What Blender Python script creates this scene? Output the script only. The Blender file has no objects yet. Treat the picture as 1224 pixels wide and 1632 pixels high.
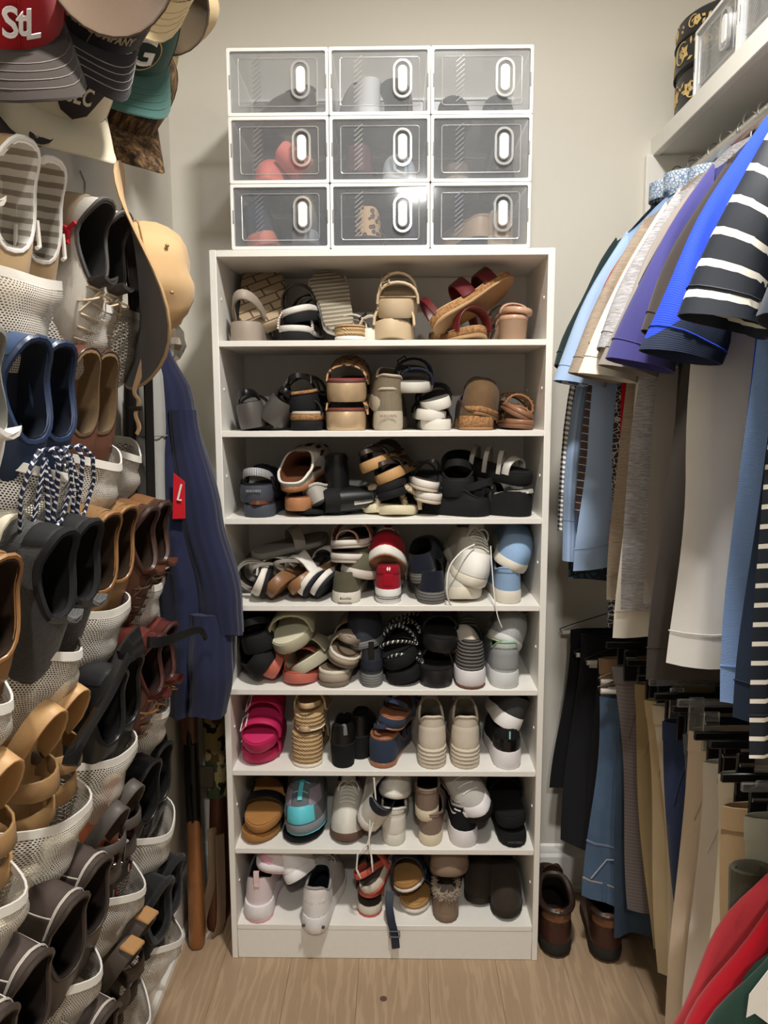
import bpy, bmesh, math, random
from mathutils import Vector, Matrix, Euler
from math import sin, cos, pi, sqrt, radians as RD
SC = bpy.context.scene
COL = SC.collection
# ---------------------------------------------------------------- camera, world, lamps, exposure
FPX = 1216.2
CAM_R = Vector((0.99985567, 0.0166093, -0.00357271))
CAM_U = Vector((0.00130787, 0.13441852, 0.99092379))
CAM_F = Vector((-0.01693879, 0.99078544, -0.13437739))
CAM_C = Vector((0.03455, -1.82548, 1.43173))
cd = bpy.data.cameras.new('camera'); cam = bpy.data.objects.new('camera', cd); COL.objects.link(cam)
cd.sensor_fit = 'HORIZONTAL'; cd.sensor_width = 36; cd.lens = 36 * FPX / 1224; cd.clip_start = 0.02
cam.matrix_world = Matrix(((CAM_R.x, CAM_U.x, -CAM_F.x, CAM_C.x), (CAM_R.y, CAM_U.y, -CAM_F.y, CAM_C.y),
                           (CAM_R.z, CAM_U.z, -CAM_F.z, CAM_C.z), (0, 0, 0, 1)))
SC.camera = cam
wd = bpy.data.worlds.new('world'); SC.world = wd; wd.use_nodes = True
wd.node_tree.nodes['Background'].inputs[0].default_value = (1, .95, .88, 1)
wd.node_tree.nodes['Background'].inputs[1].default_value = .05
SC.view_settings.view_transform = 'Standard'; SC.view_settings.look = 'None'
SC.view_settings.exposure = 0.12; SC.view_settings.gamma = 1; SC.view_settings.use_curve_mapping = False
CEIL = 2.78
LAMPS = [((0.22, -1.0, CEIL - .03), 37, .09), ((0.15, -3.0, CEIL - .03), 36, .09)]

def S(r, g=None, b=None, a=1):
    if isinstance(r, tuple): r, g, b = r[:3]
    f = lambda c: (c / 255 / 12.92) if c <= 10.3 else ((c / 255 + .055) / 1.055) ** 2.4
    return (f(r), f(g), f(b), a)

def at(px, py, Y):                       # photo pixel -> point on the plane y = Y
    d = CAM_F * FPX + CAM_R * (px - 612) + CAM_U * (816 - py)
    return CAM_C + d * ((Y - CAM_C.y) / d.y)
def atx(px, py, X):
    d = CAM_F * FPX + CAM_R * (px - 612) + CAM_U * (816 - py)
    return CAM_C + d * ((X - CAM_C.x) / d.x)

# ---------------------------------------------------------------- materials
MC = {}
class NT:
    def __init__(s, name):
        s.m = bpy.data.materials.new(name); s.m.use_nodes = True; s.t = s.m.node_tree
        s.b = s.t.nodes['Principled BSDF']; s.out = s.t.nodes['Material Output']
    def n(s, typ, ins=None, **kw):
        x = s.t.nodes.new('ShaderNode' + typ)
        for k, v in kw.items(): setattr(x, k, v)
        for k, v in (ins or {}).items():
            if hasattr(v, 'is_linked') or isinstance(v, bpy.types.NodeSocket): s.t.links.new(v, x.inputs[k])
            else: x.inputs[k].default_value = v
        return x
    def l(s, a, b): s.t.links.new(a, b)
    def co(s, uv=False, scale=(1, 1, 1), rot=(0, 0, 0)):
        tc = s.n('TexCoord')
        return s.n('Mapping', {'Vector': tc.outputs['UV' if uv else 'Object'], 'Scale': scale, 'Rotation': rot}).outputs[0]
    def mix(s, f, a, b):
        x = s.n('Mix', data_type='RGBA')
        for i, v in ((0, f), (6, a), (7, b)):
            if isinstance(v, bpy.types.NodeSocket): s.l(v, x.inputs[i])
            else: x.inputs[i].default_value = v
        return x.outputs[2]
    def math(s, op, a, b=0.0, c=0.0):
        x = s.n('Math', operation=op)
        for i, v in enumerate((a, b, c)):
            if isinstance(v, bpy.types.NodeSocket): s.l(v, x.inputs[i])
            else: x.inputs[i].default_value = v
        return x.outputs[0]
    def bump(s, h, st, d=.002):
        b = s.n('Bump', {'Strength': st, 'Distance': d, 'Height': h}); s.l(b.outputs[0], s.b.inputs['Normal'])
    def noise(s, v, sc, det=3, rough=.6):
        return s.n('TexNoise', {'Vector': v, 'Scale': sc, 'Detail': det, 'Roughness': rough}).outputs[0]
    def ramp(s, f, stops, const=False):
        r = s.n('ValToRGB', {'Fac': f}); e = r.color_ramp.elements
        if const: r.color_ramp.interpolation = 'CONSTANT'
        while len(e) < len(stops): e.new(.5)
        for x, (p, c) in zip(e, stops): x.position = p; x.color = c
        return r.outputs[0]
    def sep(s, v): return s.n('SeparateXYZ', {0: v}).outputs
    def band(s, v, period, duty):            # 1 inside the stripe
        return s.math('LESS_THAN', s.math('FRACT', s.math('DIVIDE', v, period)), duty)

def mat(tex, c, c2=None, c3=None, rough=.65, s=1.0, metal=0.0, bump=.3, spec=.4, coat=0.0):
    key = (tex, c, c2, c3, rough, s, metal, bump, spec, coat)
    if key in MC: return MC[key]
    k = NT(tex + '_material'); b = k.b
    b.inputs['Roughness'].default_value = rough; b.inputs['Metallic'].default_value = metal
    b.inputs['Specular IOR Level'].default_value = spec; b.inputs['Coat Weight'].default_value = coat
    A = S(c); B = S(c2) if c2 else tuple(min(1, x * .72) for x in A[:3]) + (1,); D = S(c3) if c3 else B
    out = None
    if tex == 'plain':
        n = k.noise(k.co(), 60 * s, 2); out = k.mix(n, tuple(x * .93 for x in A[:3]) + (1,), A); k.bump(n, bump * .3, .001)
    elif tex == 'leather':
        v = k.co(); vo = k.n('TexVoronoi', {'Vector': v, 'Scale': 420 * s}).outputs[0]; n = k.noise(v, 14 * s, 4)
        out = k.mix(k.ramp(n, [(.35, (0, 0, 0, 1)), (.7, (1, 1, 1, 1))]), B if c2 else tuple(x * .82 for x in A[:3]) + (1,), A); k.bump(vo, bump * .5, .0006)
    elif tex == 'suede':
        v = k.co(); n = k.noise(v, 26 * s, 5, .7); f = k.noise(v, 500 * s, 2)
        out = k.mix(n, B, A); k.bump(f, bump * .7, .0012); b.inputs['Sheen Weight'].default_value = .06
    elif tex == 'knit':
        v = k.co(); w = k.n('TexVoronoi', {'Vector': v, 'Scale': 420 * s, 'Randomness': .35}).outputs[0]; w = k.math('MULTIPLY', w, 1.3); n = k.noise(v, 20, 3)
        out = k.mix(k.math('MULTIPLY_ADD', n, .4, k.math('MULTIPLY', w, .5)), A, B); k.bump(w, -bump, .001)
    elif tex == 'ribs':                       # grooves across the shoe's length
        v = k.co(); w = k.n('TexWave', {'Vector': v, 'Scale': 30 * s, 'Distortion': .4}, bands_direction='Z').outputs[1]
        out = k.mix(w, B, A); k.bump(w, bump, .003)
    elif tex == 'yribs':
        v = k.co(); w = k.n('TexWave', {'Vector': v, 'Scale': 26 * s, 'Distortion': .6}, bands_direction='Y').outputs[1]
        out = k.mix(w, B, A); k.bump(w, 1.0, .004)
    elif tex == 'blocks':
        v = k.co(rot=(0, 0, .5)); w = k.n('TexBrick', {'Vector': v, 'Scale': 9 * s, 'Mortar Size': .022, 'Color1': A, 'Color2': A, 'Mortar': B}); out = w.outputs[0]; k.bump(w.outputs[1], -.8, .003)
    elif tex == 'rope':
        v = k.co(); w = k.n('TexWave', {'Vector': v, 'Scale': 28 * s, 'Distortion': .3}, bands_direction='Z').outputs[1]
        w2 = k.n('TexWave', {'Vector': v, 'Scale': 90 * s, 'Distortion': .5}, bands_direction='DIAGONAL').outputs[1]
        h = k.math('MULTIPLY_ADD', w2, .45, w); out = k.mix(k.math('MULTIPLY', h, .7), B, A); k.bump(h, .8, .003)
    elif tex == 'cork':
        v = k.co(); n = k.noise(v, 160 * s, 6, .8); vo = k.n('TexVoronoi', {'Vector': v, 'Scale': 190 * s}).outputs[0]
        out = k.mix(k.ramp(n, [(.38, (0, 0, 0, 1)), (.6, (1, 1, 1, 1))]), B, A); k.bump(vo, .5, .001)
    elif tex == 'leopard':
        v = k.co(); vo = k.n('TexVoronoi', {'Vector': v, 'Scale': 75 * s}).outputs[0]
        r = k.ramp(vo, [(0, S(c3 or c2)), (.28, S(c2)), (.42, A)], True); out = k.mix(k.noise(v, 60), A, r); out = r
    elif tex == 'camo':
        v = k.co(); n1 = k.noise(v, 13 * s, 2.5, .55); n2 = k.noise(k.co(scale=(1.3, .8, 1), rot=(1, 2, 3)), 17 * s, 2.5, .55); n3 = k.noise(k.co(rot=(2, .5, 1)), 24 * s, 2, .5)
        m1 = k.math('GREATER_THAN', n1, .52); m2 = k.math('GREATER_THAN', n2, .58); m3 = k.math('GREATER_THAN', n3, .61)
        out = k.mix(m3, k.mix(m2, k.mix(m1, A, B), D), S(18, 17, 14))
    elif tex == 'bark':                       # reed camouflage
        v = k.co(scale=(1, 1, .22), rot=(.3, .5, 0)); n = k.noise(v, 75 * s, 5, .7)
        out = k.ramp(n, [(.3, S(24, 18, 13)), (.45, B), (.55, A), (.68, S(150, 122, 84))])
    elif tex == 'heather':
        v = k.co(scale=(1, 1, 9)); n = k.noise(v, 55 * s, 4, .75); out = k.mix(k.ramp(n, [(.36, (0, 0, 0, 1)), (.64, (1, 1, 1, 1))]), B, A)
        k.bump(k.noise(k.co(), 900, 1), .25, .0006)
    elif tex == 'cloth':
        v = k.co(); n = k.noise(v, 9, 3); f = k.noise(v, 1100, 1)
        out = k.mix(n, tuple(x * .85 for x in A[:3]) + (1,), A); k.bump(f, .3, .0006); b.inputs['Sheen Weight'].default_value = .15
    elif tex == 'pique':
        v = k.co(uv=True); w = k.n('TexWave', {'Vector': v, 'Scale': 130 * s}, bands_direction='Y').outputs[1]
        out = k.mix(w, B, A); k.bump(w, .4, .001)
    elif tex == 'stripes':                    # s = period in metres, duty in bump
        v = k.sep(k.co(uv=True)); out = k.mix(k.band(v[1], s, bump), A, B)
    elif tex == 'ystripes':
        v = k.sep(k.co()); n = k.noise(k.co(), 30, 2); out = k.mix(k.band(k.math('MULTIPLY_ADD', n, .004, v[1]), s, bump), A, B)
    elif tex == 'vstripes':
        v = k.sep(k.co(uv=True)); out = k.mix(k.band(v[0], s, bump), A, B)
    elif tex == 'gingham':
        v = k.sep(k.co(uv=True)); h = k.math('ADD', k.band(v[0], s, .5), k.band(v[1], s, .5)); out = k.ramp(k.math('MULTIPLY', h, .5), [(0, A), (.25, k and D), (.75, B)], True)
    elif tex == 'plaid':
        v = k.sep(k.co(uv=True)); h1 = k.band(v[0], s, .35); h2 = k.band(v[1], s, .35); t1 = k.band(v[0], s * .5, .08); t2 = k.band(v[1], s * .5, .08)
        x = k.mix(k.math('MULTIPLY', k.math('ADD', h1, h2), .5), A, B); out = k.mix(k.math('MAXIMUM', t1, t2), x, D)
    elif tex == 'print':                      # small scattered motif
        v = k.co(uv=True); vo = k.n('TexVoronoi', {'Vector': v, 'Scale': 45 * s, 'Randomness': .9}, feature='DISTANCE_TO_EDGE').outputs[0]
        out = k.mix(k.math('LESS_THAN', vo, bump), A, B)
    elif tex == 'split':
        v = k.sep(k.co(uv=True)); f = k.math('GREATER_THAN', k.math('SUBTRACT', v[1], k.math('MULTIPLY', v[0], 1.0)), s); out = k.mix(f, A, B); w = k.n('TexWave', {'Vector': k.co(uv=True), 'Scale': 130}, bands_direction='Y').outputs[1]; k.bump(w, .3, .001)
    elif tex == 'denim':
        v = k.co(); n = k.noise(v, 6, 4, .7); f = k.noise(k.co(scale=(1, 1, 6)), 260, 3, .7)
        out = k.mix(k.math('MULTIPLY_ADD', f, .5, k.math('MULTIPLY', n, .6)), A, B); k.bump(f, .4, .0008)
    elif tex == 'wood':
        v = k.co(scale=(1, 1, .08)); n = k.noise(v, 45 * s, 5, .65); out = k.mix(n, B, A); k.bump(n, .15, .0008)
    elif tex == 'fur':
        v = k.co(); n = k.noise(v, 240 * s, 4, .8); out = k.mix(n, B, A); k.bump(n, .8, .003); b.inputs['Sheen Weight'].default_value = .4
    elif tex == 'ropelace':
        v = k.sep(k.co(uv=True)); h = k.band(k.math('ADD', v[1], k.math('MULTIPLY', v[0], .5)), s, .3); out = k.mix(h, A, B)
    if out is None: b.inputs['Base Color'].default_value = A
    else: k.l(out, b.inputs['Base Color'])
    MC[key] = k.m
    return k.m

def m_metal(c=(190, 188, 182), rough=.25): return mat('flat', c, rough=rough, metal=1.0)
def m_clear(tint=(235, 238, 242), refl=.07, haze=.06, rough=.08):
    key = ('clear', tint, refl, haze, rough)
    if key in MC: return MC[key]
    k = NT('clear_plastic')
    tr = k.n('BsdfTransparent', {'Color': S(tint)}); gl = k.n('BsdfGlossy', {'Roughness': rough, 'Color': (1, 1, 1, 1)}); df = k.n('BsdfDiffuse', {'Color': S(225, 228, 232)})
    fr = k.n('LayerWeight', {'Blend': .25}); f = k.math('MULTIPLY_ADD', fr.outputs[0], .5, refl)
    m1 = k.n('MixShader', {0: haze, 1: tr.outputs[0], 2: df.outputs[0]}); m2 = k.n('MixShader', {0: f, 1: m1.outputs[0], 2: gl.outputs[0]})
    k.l(m2.outputs[0], k.out.inputs[0]); MC[key] = k.m
    return k.m
def m_mesh(c=(206, 201, 192)):
    key = ('mesh', c)
    if key in MC: return MC[key]
    k = NT('pocket_mesh'); v = k.sep(k.co(uv=True)); P = .0044
    row = k.math('FLOOR', k.math('DIVIDE', v[1], P * .8)); off = k.math('MULTIPLY', k.math('FRACT', k.math('MULTIPLY', row, .5)), P)
    a = k.math('SUBTRACT', k.math('FRACT', k.math('DIVIDE', k.math('ADD', v[0], off), P)), .5); b = k.math('SUBTRACT', k.math('FRACT', k.math('DIVIDE', v[1], P * .8)), .5)
    r = k.math('SQRT', k.math('ADD', k.math('MULTIPLY', a, a), k.math('MULTIPLY', b, b)))
    k.l(k.math('GREATER_THAN', r, .33), k.b.inputs['Alpha']); k.b.inputs['Base Color'].default_value = S(c); k.b.inputs['Roughness'].default_value = .7
    MC[key] = k.m
    return k.m
def m_emit(c, st):
    k = NT('lamp_glow'); k.b.inputs['Emission Color'].default_value = c; k.b.inputs['Emission Strength'].default_value = st
    return k.m

# ---------------------------------------------------------------- mesh building
class MB:
    def __init__(s): s.v = []; s.f = []; s.uv = {}
    def add(s, vs, fs):
        o = len(s.v); s.v += [tuple(p) for p in vs]; s.f += [tuple(i + o for i in f) for f in fs]; return o
    def box(s, c, d, bev=.0015, rot=None):
        h = [x / 2 for x in d]; bev = min(bev, min(h) * .7); pts = []
        for sx in (-1, 1):
            for sy in (-1, 1):
                for sz in (-1, 1):
                    for ax in range(3):
                        q = [sx * h[0], sy * h[1], sz * h[2]]
                        for k in range(3):
                            if k != ax: q[k] -= (sx, sy, sz)[k] * bev
                        pts.append(Vector(q))
        bm = bmesh.new()
        for q in pts: bm.verts.new(q)
        r = bmesh.ops.convex_hull(bm, input=bm.verts[:]); bmesh.ops.dissolve_limit(bm, angle_limit=.02, verts=bm.verts[:], edges=bm.edges[:])
        bm.verts.index_update(); M = rot or Matrix.Identity(3); C = Vector(c)
        s.add([M @ v.co + C for v in bm.verts], [[v.index for v in f.verts] for f in bm.faces]); bm.free(); return s
    def grid(s, rows, closeu=False, cap0=False, cap1=False, uv=None):
        n = len(rows[0]); o = len(s.v)
        for j, r in enumerate(rows):
            for i, q in enumerate(r):
                if uv: s.uv[len(s.v)] = uv[j][i]
                s.v.append(tuple(q))
        m = n if closeu else n - 1
        for j in range(len(rows) - 1):
            for i in range(m):
                a = o + j * n + i; b = o + j * n + (i + 1) % n; s.f.append((a, b, b + n, a + n))
        if cap0: s.f.append(tuple(o + i for i in range(n))[::-1])
        if cap1: s.f.append(tuple(o + (len(rows) - 1) * n + i for i in range(n)))
        return s
    def tube(s, path, r, n=6, closed=False, flat=1.0, uvs=False):
        path = [Vector(q) for q in path]; N = len(path); rows = []; uv = []; L = 0; up = Vector((.31, .17, .93)).normalized(); X = None
        for i, q in enumerate(path):
            if closed: t = path[(i + 1) % N] - path[i - 1]
            else: t = path[min(i + 1, N - 1)] - path[max(i - 1, 0)]
            if t.length < 1e-9: t = Vector((0, 0, 1))
            t.normalize()
            if X is None: X = t.cross(up); X = X.normalized() if X.length > 1e-3 else t.orthogonal().normalized()
            else:
                X = X - t * X.dot(t); X = X.normalized() if X.length > 1e-4 else t.orthogonal().normalized()
            Y = t.cross(X); rr = r[i] if isinstance(r, (list, tuple)) else r
            if i: L += (q - path[i - 1]).length
            rows.append([q + X * (rr * cos(a)) + Y * (rr * flat * sin(a)) for a in [2 * pi * k / n for k in range(n)]])
            uv.append([(k / n * .02, L) for k in range(n)])
        if closed: rows.append(rows[0]); uv.append([(k / n * .02, L) for k in range(n)])
        return s.grid(rows, True, not closed, not closed, uv if uvs else None)
    def ribbon(s, path, wdir, w, th):
        # solid strap along path; wdir = direction(s) of the width
        path = [Vector(q) for q in path]; N = len(path); rows = []; uv = []; L = 0
        for i, q in enumerate(path):
            t = (path[min(i + 1, N - 1)] - path[max(i - 1, 0)]).normalized(); d = Vector(wdir[i] if isinstance(wdir, list) else wdir); d = (d - t * d.dot(t)).normalized()
            nn = t.cross(d); ww = (w[i] if isinstance(w, (list, tuple)) else w) / 2; h = th / 2
            if i: L += (q - path[i - 1]).length
            rows.append([q + d * (ww * a) + nn * (h * b) for a, b in ((-1, -.6), (-.94, -1), (0, -1), (.94, -1), (1, -.6), (1, .6), (.94, 1), (0, 1), (-.94, 1), (-1, .6))])
            uv.append([(ww * a, L) for a in (-1, -.94, 0, .94, 1, 1, .94, 0, -.94, -1)])
        return s.grid(rows, True, True, True, uv)
    def lathe(s, prof, n=20, M=None):
        rows = [[Vector((r * cos(2 * pi * k / n), r * sin(2 * pi * k / n), z)) for k in range(n)] for r, z in prof]
        if M: rows = [[M @ q for q in r] for r in rows]
        return s.grid(rows, True, True, True)
    def ball(s, c, r, n=8):
        C = Vector(c); rr = (r, r, r) if not isinstance(r, tuple) else r
        rows = [[C + Vector((rr[0] * sin(a) * cos(2 * pi * k / n), rr[1] * sin(a) * sin(2 * pi * k / n), rr[2] * cos(a))) for k in range(n)] for a in [pi * (j + .05) / (n // 2 + .1) for j in range(n // 2 + 1)]]
        return s.grid(rows, True, True, True)
    def prism(s, poly, axis_pt, u, v, th):
        # flat polygon (list of 2D) in plane (u,v) at axis_pt, thickness th along u x v
        O = Vector(axis_pt); u = Vector(u); v = Vector(v); n = u.cross(v).normalized() * th
        a = [O + u * x + v * y for x, y in poly]; m = len(a)
        s.add(a + [q + n for q in a], [tuple(range(m))[::-1], tuple(range(m, 2 * m))] + [(i, (i + 1) % m, (i + 1) % m + m, i + m) for i in range(m)]); return s
    def build(s, name, m, parent=None, sharp=42):
        me = bpy.data.meshes.new(name); me.from_pydata(s.v, [], s.f)
        if s.uv:
            ul = me.uv_layers.new(name='UVMap'); g = s.uv
            for lp in me.loops: ul.data[lp.index].uv = g.get(lp.vertex_index, (0, 0))
        bm = bmesh.new(); bm.from_mesh(me); bmesh.ops.recalc_face_normals(bm, faces=bm.faces); bm.to_mesh(me); bm.free()
        me.polygons.foreach_set('use_smooth', [True] * len(me.polygons)); me.set_sharp_from_angle(angle=RD(sharp)); me.materials.append(m)
        o = bpy.data.objects.new(name, me); COL.objects.link(o)
        if parent: o.parent = parent
        return o

def tag(o, label=None, cat=None, group=None, kind=None):
    for k, v in (('label', label), ('category', cat), ('group', group), ('kind', kind)):
        if v: o[k] = v
    return o
def empty(name, label, cat, loc=(0, 0, 0), group=None):
    o = bpy.data.objects.new(name, None); COL.objects.link(o); o.location = loc; o.empty_display_size = .05
    return tag(o, label, cat, group)
def pose(o, loc, yaw=0, pitch=0, roll=0):
    o.matrix_world = Matrix.Translation(loc) @ Matrix.Rotation(RD(yaw), 4, 'Z') @ Matrix.Rotation(RD(pitch), 4, 'X') @ Matrix.Rotation(RD(roll), 4, 'Y'); return o
def lerp(a, b, t): return a + (b - a) * t
def sstep(a, b, x):
    t = max(0, min(1, (x - a) / (b - a))); return t * t * (3 - 2 * t)
def interp(x, xs, ys):
    if x <= xs[0]: return ys[0]
    for i in range(1, len(xs)):
        if x <= xs[i]:
            t = (x - xs[i - 1]) / (xs[i] - xs[i - 1]); t = t * t * (3 - 2 * t); return ys[i - 1] + (ys[i] - ys[i - 1]) * t
    return ys[-1]
def text_mesh(txt, size, m, name, parent, Mx, ext=.0004, bold=0.0, wrap=None):
    cu = bpy.data.curves.new(name, 'FONT'); cu.body = txt; cu.size = size; cu.align_x = 'CENTER'; cu.align_y = 'CENTER'; cu.extrude = ext; cu.offset = bold; cu.resolution_u = 3
    ob = bpy.data.objects.new(name, cu); COL.objects.link(ob); dg = bpy.context.evaluated_depsgraph_get()
    me = bpy.data.meshes.new_from_object(ob.evaluated_get(dg)); COL.objects.unlink(ob); bpy.data.objects.remove(ob)
    if wrap:
        for v in me.vertices: v.co = wrap(v.co)
    else: me.transform(Mx)
    me.materials.clear(); me.materials.append(m); o = bpy.data.objects.new(name, me); COL.objects.link(o); o.parent = parent
    return o
# ---------------------------------------------------------------- lamps of the room
for (x, y, z), pw, r in LAMPS:
    la = bpy.data.lights.new('downlight_bulb', 'AREA'); la.shape = 'DISK'; la.size = r * 2; la.energy = pw; la.color = (1, .965, .91); la.spread = RD(170)
    lo = bpy.data.objects.new('downlight_bulb', la); COL.objects.link(lo); lo.location = (x, y, z - .012)
    e = empty('ceiling_light', 'round recessed ceiling light ' + ('above the shoe shelf' if y > -2 else 'behind the viewer'), 'light', (x, y, z))
    MB().lathe([(r + .02, .03), (r + .02, -.004), (r, -.008), (r - .004, .0), (r - .004, .03)], 28).build('trim_ring', mat('flat', (240, 240, 238), rough=.4), e)
    MB().lathe([(r - .006, .012), (r - .006, .004)], 28).build('diffuser', m_emit((1, .93, .82, 1), 6), e)
    lo.parent = e; lo.location = (0, 0, -.012)
# ---------------------------------------------------------------- room
XL, XR, YB, YF = -.57, 1.06, .313, -3.5
def wall_mat(c, name):
    k = NT(name); v = k.co(); n = k.noise(v, 3, 3); k.l(k.mix(n, S(c), tuple(x * .96 for x in S(c)[:3]) + (1,)), k.b.inputs['Base Color'])
    k.bump(k.noise(v, 180, 3), .12, .001); k.b.inputs['Roughness'].default_value = .55; return k.m
WM = wall_mat((216, 212, 201), 'wall_paint'); WHITE = mat('plain', (236, 234, 228), rough=.42, bump=.05); CEM = wall_mat((238, 236, 230), 'ceiling_paint')
def struct(name, o): o['kind'] = 'structure'; return o
def wall(name, c, d): return struct(name, MB().box(c, d, .0001).build(name, WM))
H2 = CEIL
wall('wall_back', ((XL + XR) / 2, YB + .05, H2 / 2), (XR - XL + .2, .1, H2)); wall('wall_left', (XL - .05, (YF + YB) / 2, H2 / 2), (.1, YB - YF, H2))
wall('wall_right', (XR + .05, (YF + YB) / 2, H2 / 2), (.1, YB - YF, H2))
struct('ceiling', MB().box(((XL + XR) / 2, (YF + YB) / 2, H2 + .05), (XR - XL + .2, YB - YF + .2, .1), .0001).build('ceiling', CEM))
def floor_mat():
    k = NT('oak_floor'); oi = k.n('ObjectInfo').outputs['Random']; tc = k.n('TexCoord').outputs['Object']
    off = k.n('CombineXYZ', {0: k.math('MULTIPLY', oi, 7.0), 1: k.math('MULTIPLY', oi, 13.0), 2: oi}).outputs[0]
    v = k.n('VectorMath', {0: tc, 1: off}, operation='ADD').outputs[0]
    mp = k.n('Mapping', {'Vector': v, 'Scale': (1, .085, 1)}).outputs[0]
    wv = k.n('TexWave', {'Vector': mp, 'Scale': 9, 'Distortion': 22, 'Detail': 4, 'Detail Scale': 1.6, 'Detail Roughness': .6}, bands_direction='X').outputs[1]
    fine = k.noise(k.n('Mapping', {'Vector': v, 'Scale': (1, .03, 1)}).outputs[0], 320, 3, .7)
    base = k.mix(k.noise(mp, 5, 3), S(152, 128, 102), S(170, 145, 118)); base = k.mix(k.math('MULTIPLY', k.ramp(wv, [(.55, (0, 0, 0, 1)), (.9, (1, 1, 1, 1))]), .32), base, S(198, 172, 142))
    base = k.mix(k.math('MULTIPLY', k.ramp(fine, [(.5, (0, 0, 0, 1)), (.75, (1, 1, 1, 1))]), .35), base, S(132, 106, 80))
    base = k.mix(k.math('MULTIPLY', oi, .22), base, S(140, 114, 88))
    k.l(base, k.b.inputs['Base Color']); k.b.inputs['Roughness'].default_value = .5; k.bump(fine, .12, .0008); return k.m
FM = floor_mat()
fl = struct('floor', MB().box(((XL + XR) / 2, (YF + YB) / 2, -.03), (XR - XL + .2, YB - YF + .2, .04), .0001).build('floor', mat('plain', (70, 55, 40))))
x = XL - .03; rnd = random.Random(4); i = 0
while x < XR:
    w = .178; y1 = YB; y = YF
    cuts = [YF, YF + 1.0 + (i * .37) % .9, YF + 2.35 + (i * .53) % .7, YB] if i % 2 else [YF, YF + 1.5 + (i * .29) % .4, YB]
    for a, b in zip(cuts, cuts[1:]):
        o = MB().box((0, 0, 0), (w - .0004, b - a - .0004, .0105), .0004).build('plank', FM, fl); o.location = (x + w / 2, (a + b) / 2, -.00525)
    x += w; i += 1
kn = MB().lathe([(.009, 0.0001), (.009, .0004)], 12).build('knot', mat('plain', (92, 72, 54)), fl); kn.location = at(600, 1586, -.35).xy.to_3d() + Vector((0, 0, .0)); kn.location.z = .0002; kn.location.y = -.135; kn.location.x = .0
def baseboard(name, p0, p1, nrm):
    prof = [(0, 0), (.016, 0), (.016, .105), (.011, .115), (.011, .122), (.006, .135), (0, .14)]
    p0 = Vector(p0); p1 = Vector(p1); n = Vector(nrm); mb = MB()
    mb.grid([[p + n * d + Vector((0, 0, z)) for d, z in prof] for p in (p0, p1)], True, True, True)
    pq = [(.016, 0), (.028, 0), (.026, .012), (.016, .02)]
    mb.grid([[p + n * d + Vector((0, 0, z)) for d, z in pq] for p in (p0, p1)], True, True, True)
    return struct(name, mb.build(name, WHITE, sharp=25))
baseboard('baseboard_left', (XL, YF, 0), (XL, YB, 0), (1, 0, 0)); baseboard('baseboard_back', (XL, YB, 0), (XR, YB, 0), (0, -1, 0)); baseboard('baseboard_right', (XR, YF, 0), (XR, YB, 0), (-1, 0, 0))
# closet shelf on the right, its cleats and the two rods
SHZ = 2.089; SHT = .04; SHX = .706
struct('trim_1', MB().box((SHX + .02, YB - .01, SHZ - .09), (.05 + .6, .02, .18), .002).build('trim_1', WHITE)).location = (.29, 0, 0)
rs = empty('wall_shelf', 'long white painted closet shelf above the hanging shirts', 'shelf', (SHX, YB, SHZ))
MB().box(((XR - SHX) / 2 + .0105, -(YB + 2.6) / 2, .019), (XR - SHX - .021, 2.6 + YB, .038), .002).build('board', WHITE, rs)
MB().box((.010, -(YB + 2.6) / 2, .02), (.02, 2.6 + YB, .046), .002).build('nosing', WHITE, rs)
MB().box((XR - SHX - .01, -(YB + 2.6) / 2, -.05), (.02, 2.6 + YB, .1), .002).build('cleat', WHITE, rs)
RODX = .74; RODZ = 1.985; ROD2Z = .985
def rod(z, label):
    e = empty('closet_rod', label, 'rod', (RODX, 0, z))
    MB().tube([(0, YB - .002, 0), (0, -2.3, 0)], .016, 14).build('pole', m_metal((200, 198, 192), .3), e)
    MB().lathe([(.03, 0), (.03, .006), (.02, .014), (.0165, .014)], 16, Matrix.Translation((0, YB - .001, 0)) @ Matrix.Rotation(pi / 2, 4, 'X')).build('end_socket', m_metal((200, 198, 192), .3), e)
    for yy in (-.45, -1.5):
        MB().ribbon([(.26 - .001, yy, .0), (.13, yy, -.02), (0, yy, -.018), (-.012, yy, -.008)], (0, 1, 0), .02, .003).build('bracket', WHITE, e)
rod(RODZ, 'upper metal closet rod carrying the shirts under the shelf'); rod(ROD2Z, 'lower metal closet rod carrying the trousers')
# ---------------------------------------------------------------- shoe shelf unit
TZ = [1.591, 1.379, 1.168, .952, .736, .522, .309, .096]
PAN = mat('plain', (234, 231, 224), rough=.45, bump=.04)
su = empty('shoe_shelf', 'tall white open shoe shelf with eight tiers full of shoes', 'shelf', (0, 0, 0))
UD = .298
for sx in (-1, 1): MB().box((sx * .392, UD / 2, .8985), (.016, UD, 1.797), .0012).build('side_panel', PAN, su)
MB().box((0, UD / 2, 1.789), (.768, UD - .001, .016), .0012).build('top_panel', PAN, su)
for z in TZ: MB().box((0, UD / 2 - .002, z - .007), (.768, UD - .006, .014), .001).build('shelf_board', PAN, su)
MB().box((.0, UD - .004, .9), (.768, .006, 1.76), .0008).build('back_panel', PAN, su)
MB().box((0, .009, .041), (.768, .014, .081), .001).build('kick_board', PAN, su)
for sx in (-1, 1):
    for z in TZ:
        for yy in (.04, .25): MB().lathe([(.0035, 0), (.0035, .002)], 8, Matrix.Translation((sx * .384, yy, z + .1)) @ Matrix.Rotation(-sx * pi / 2, 4, 'Y')).build('pin_cap', WHITE, su)
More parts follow.
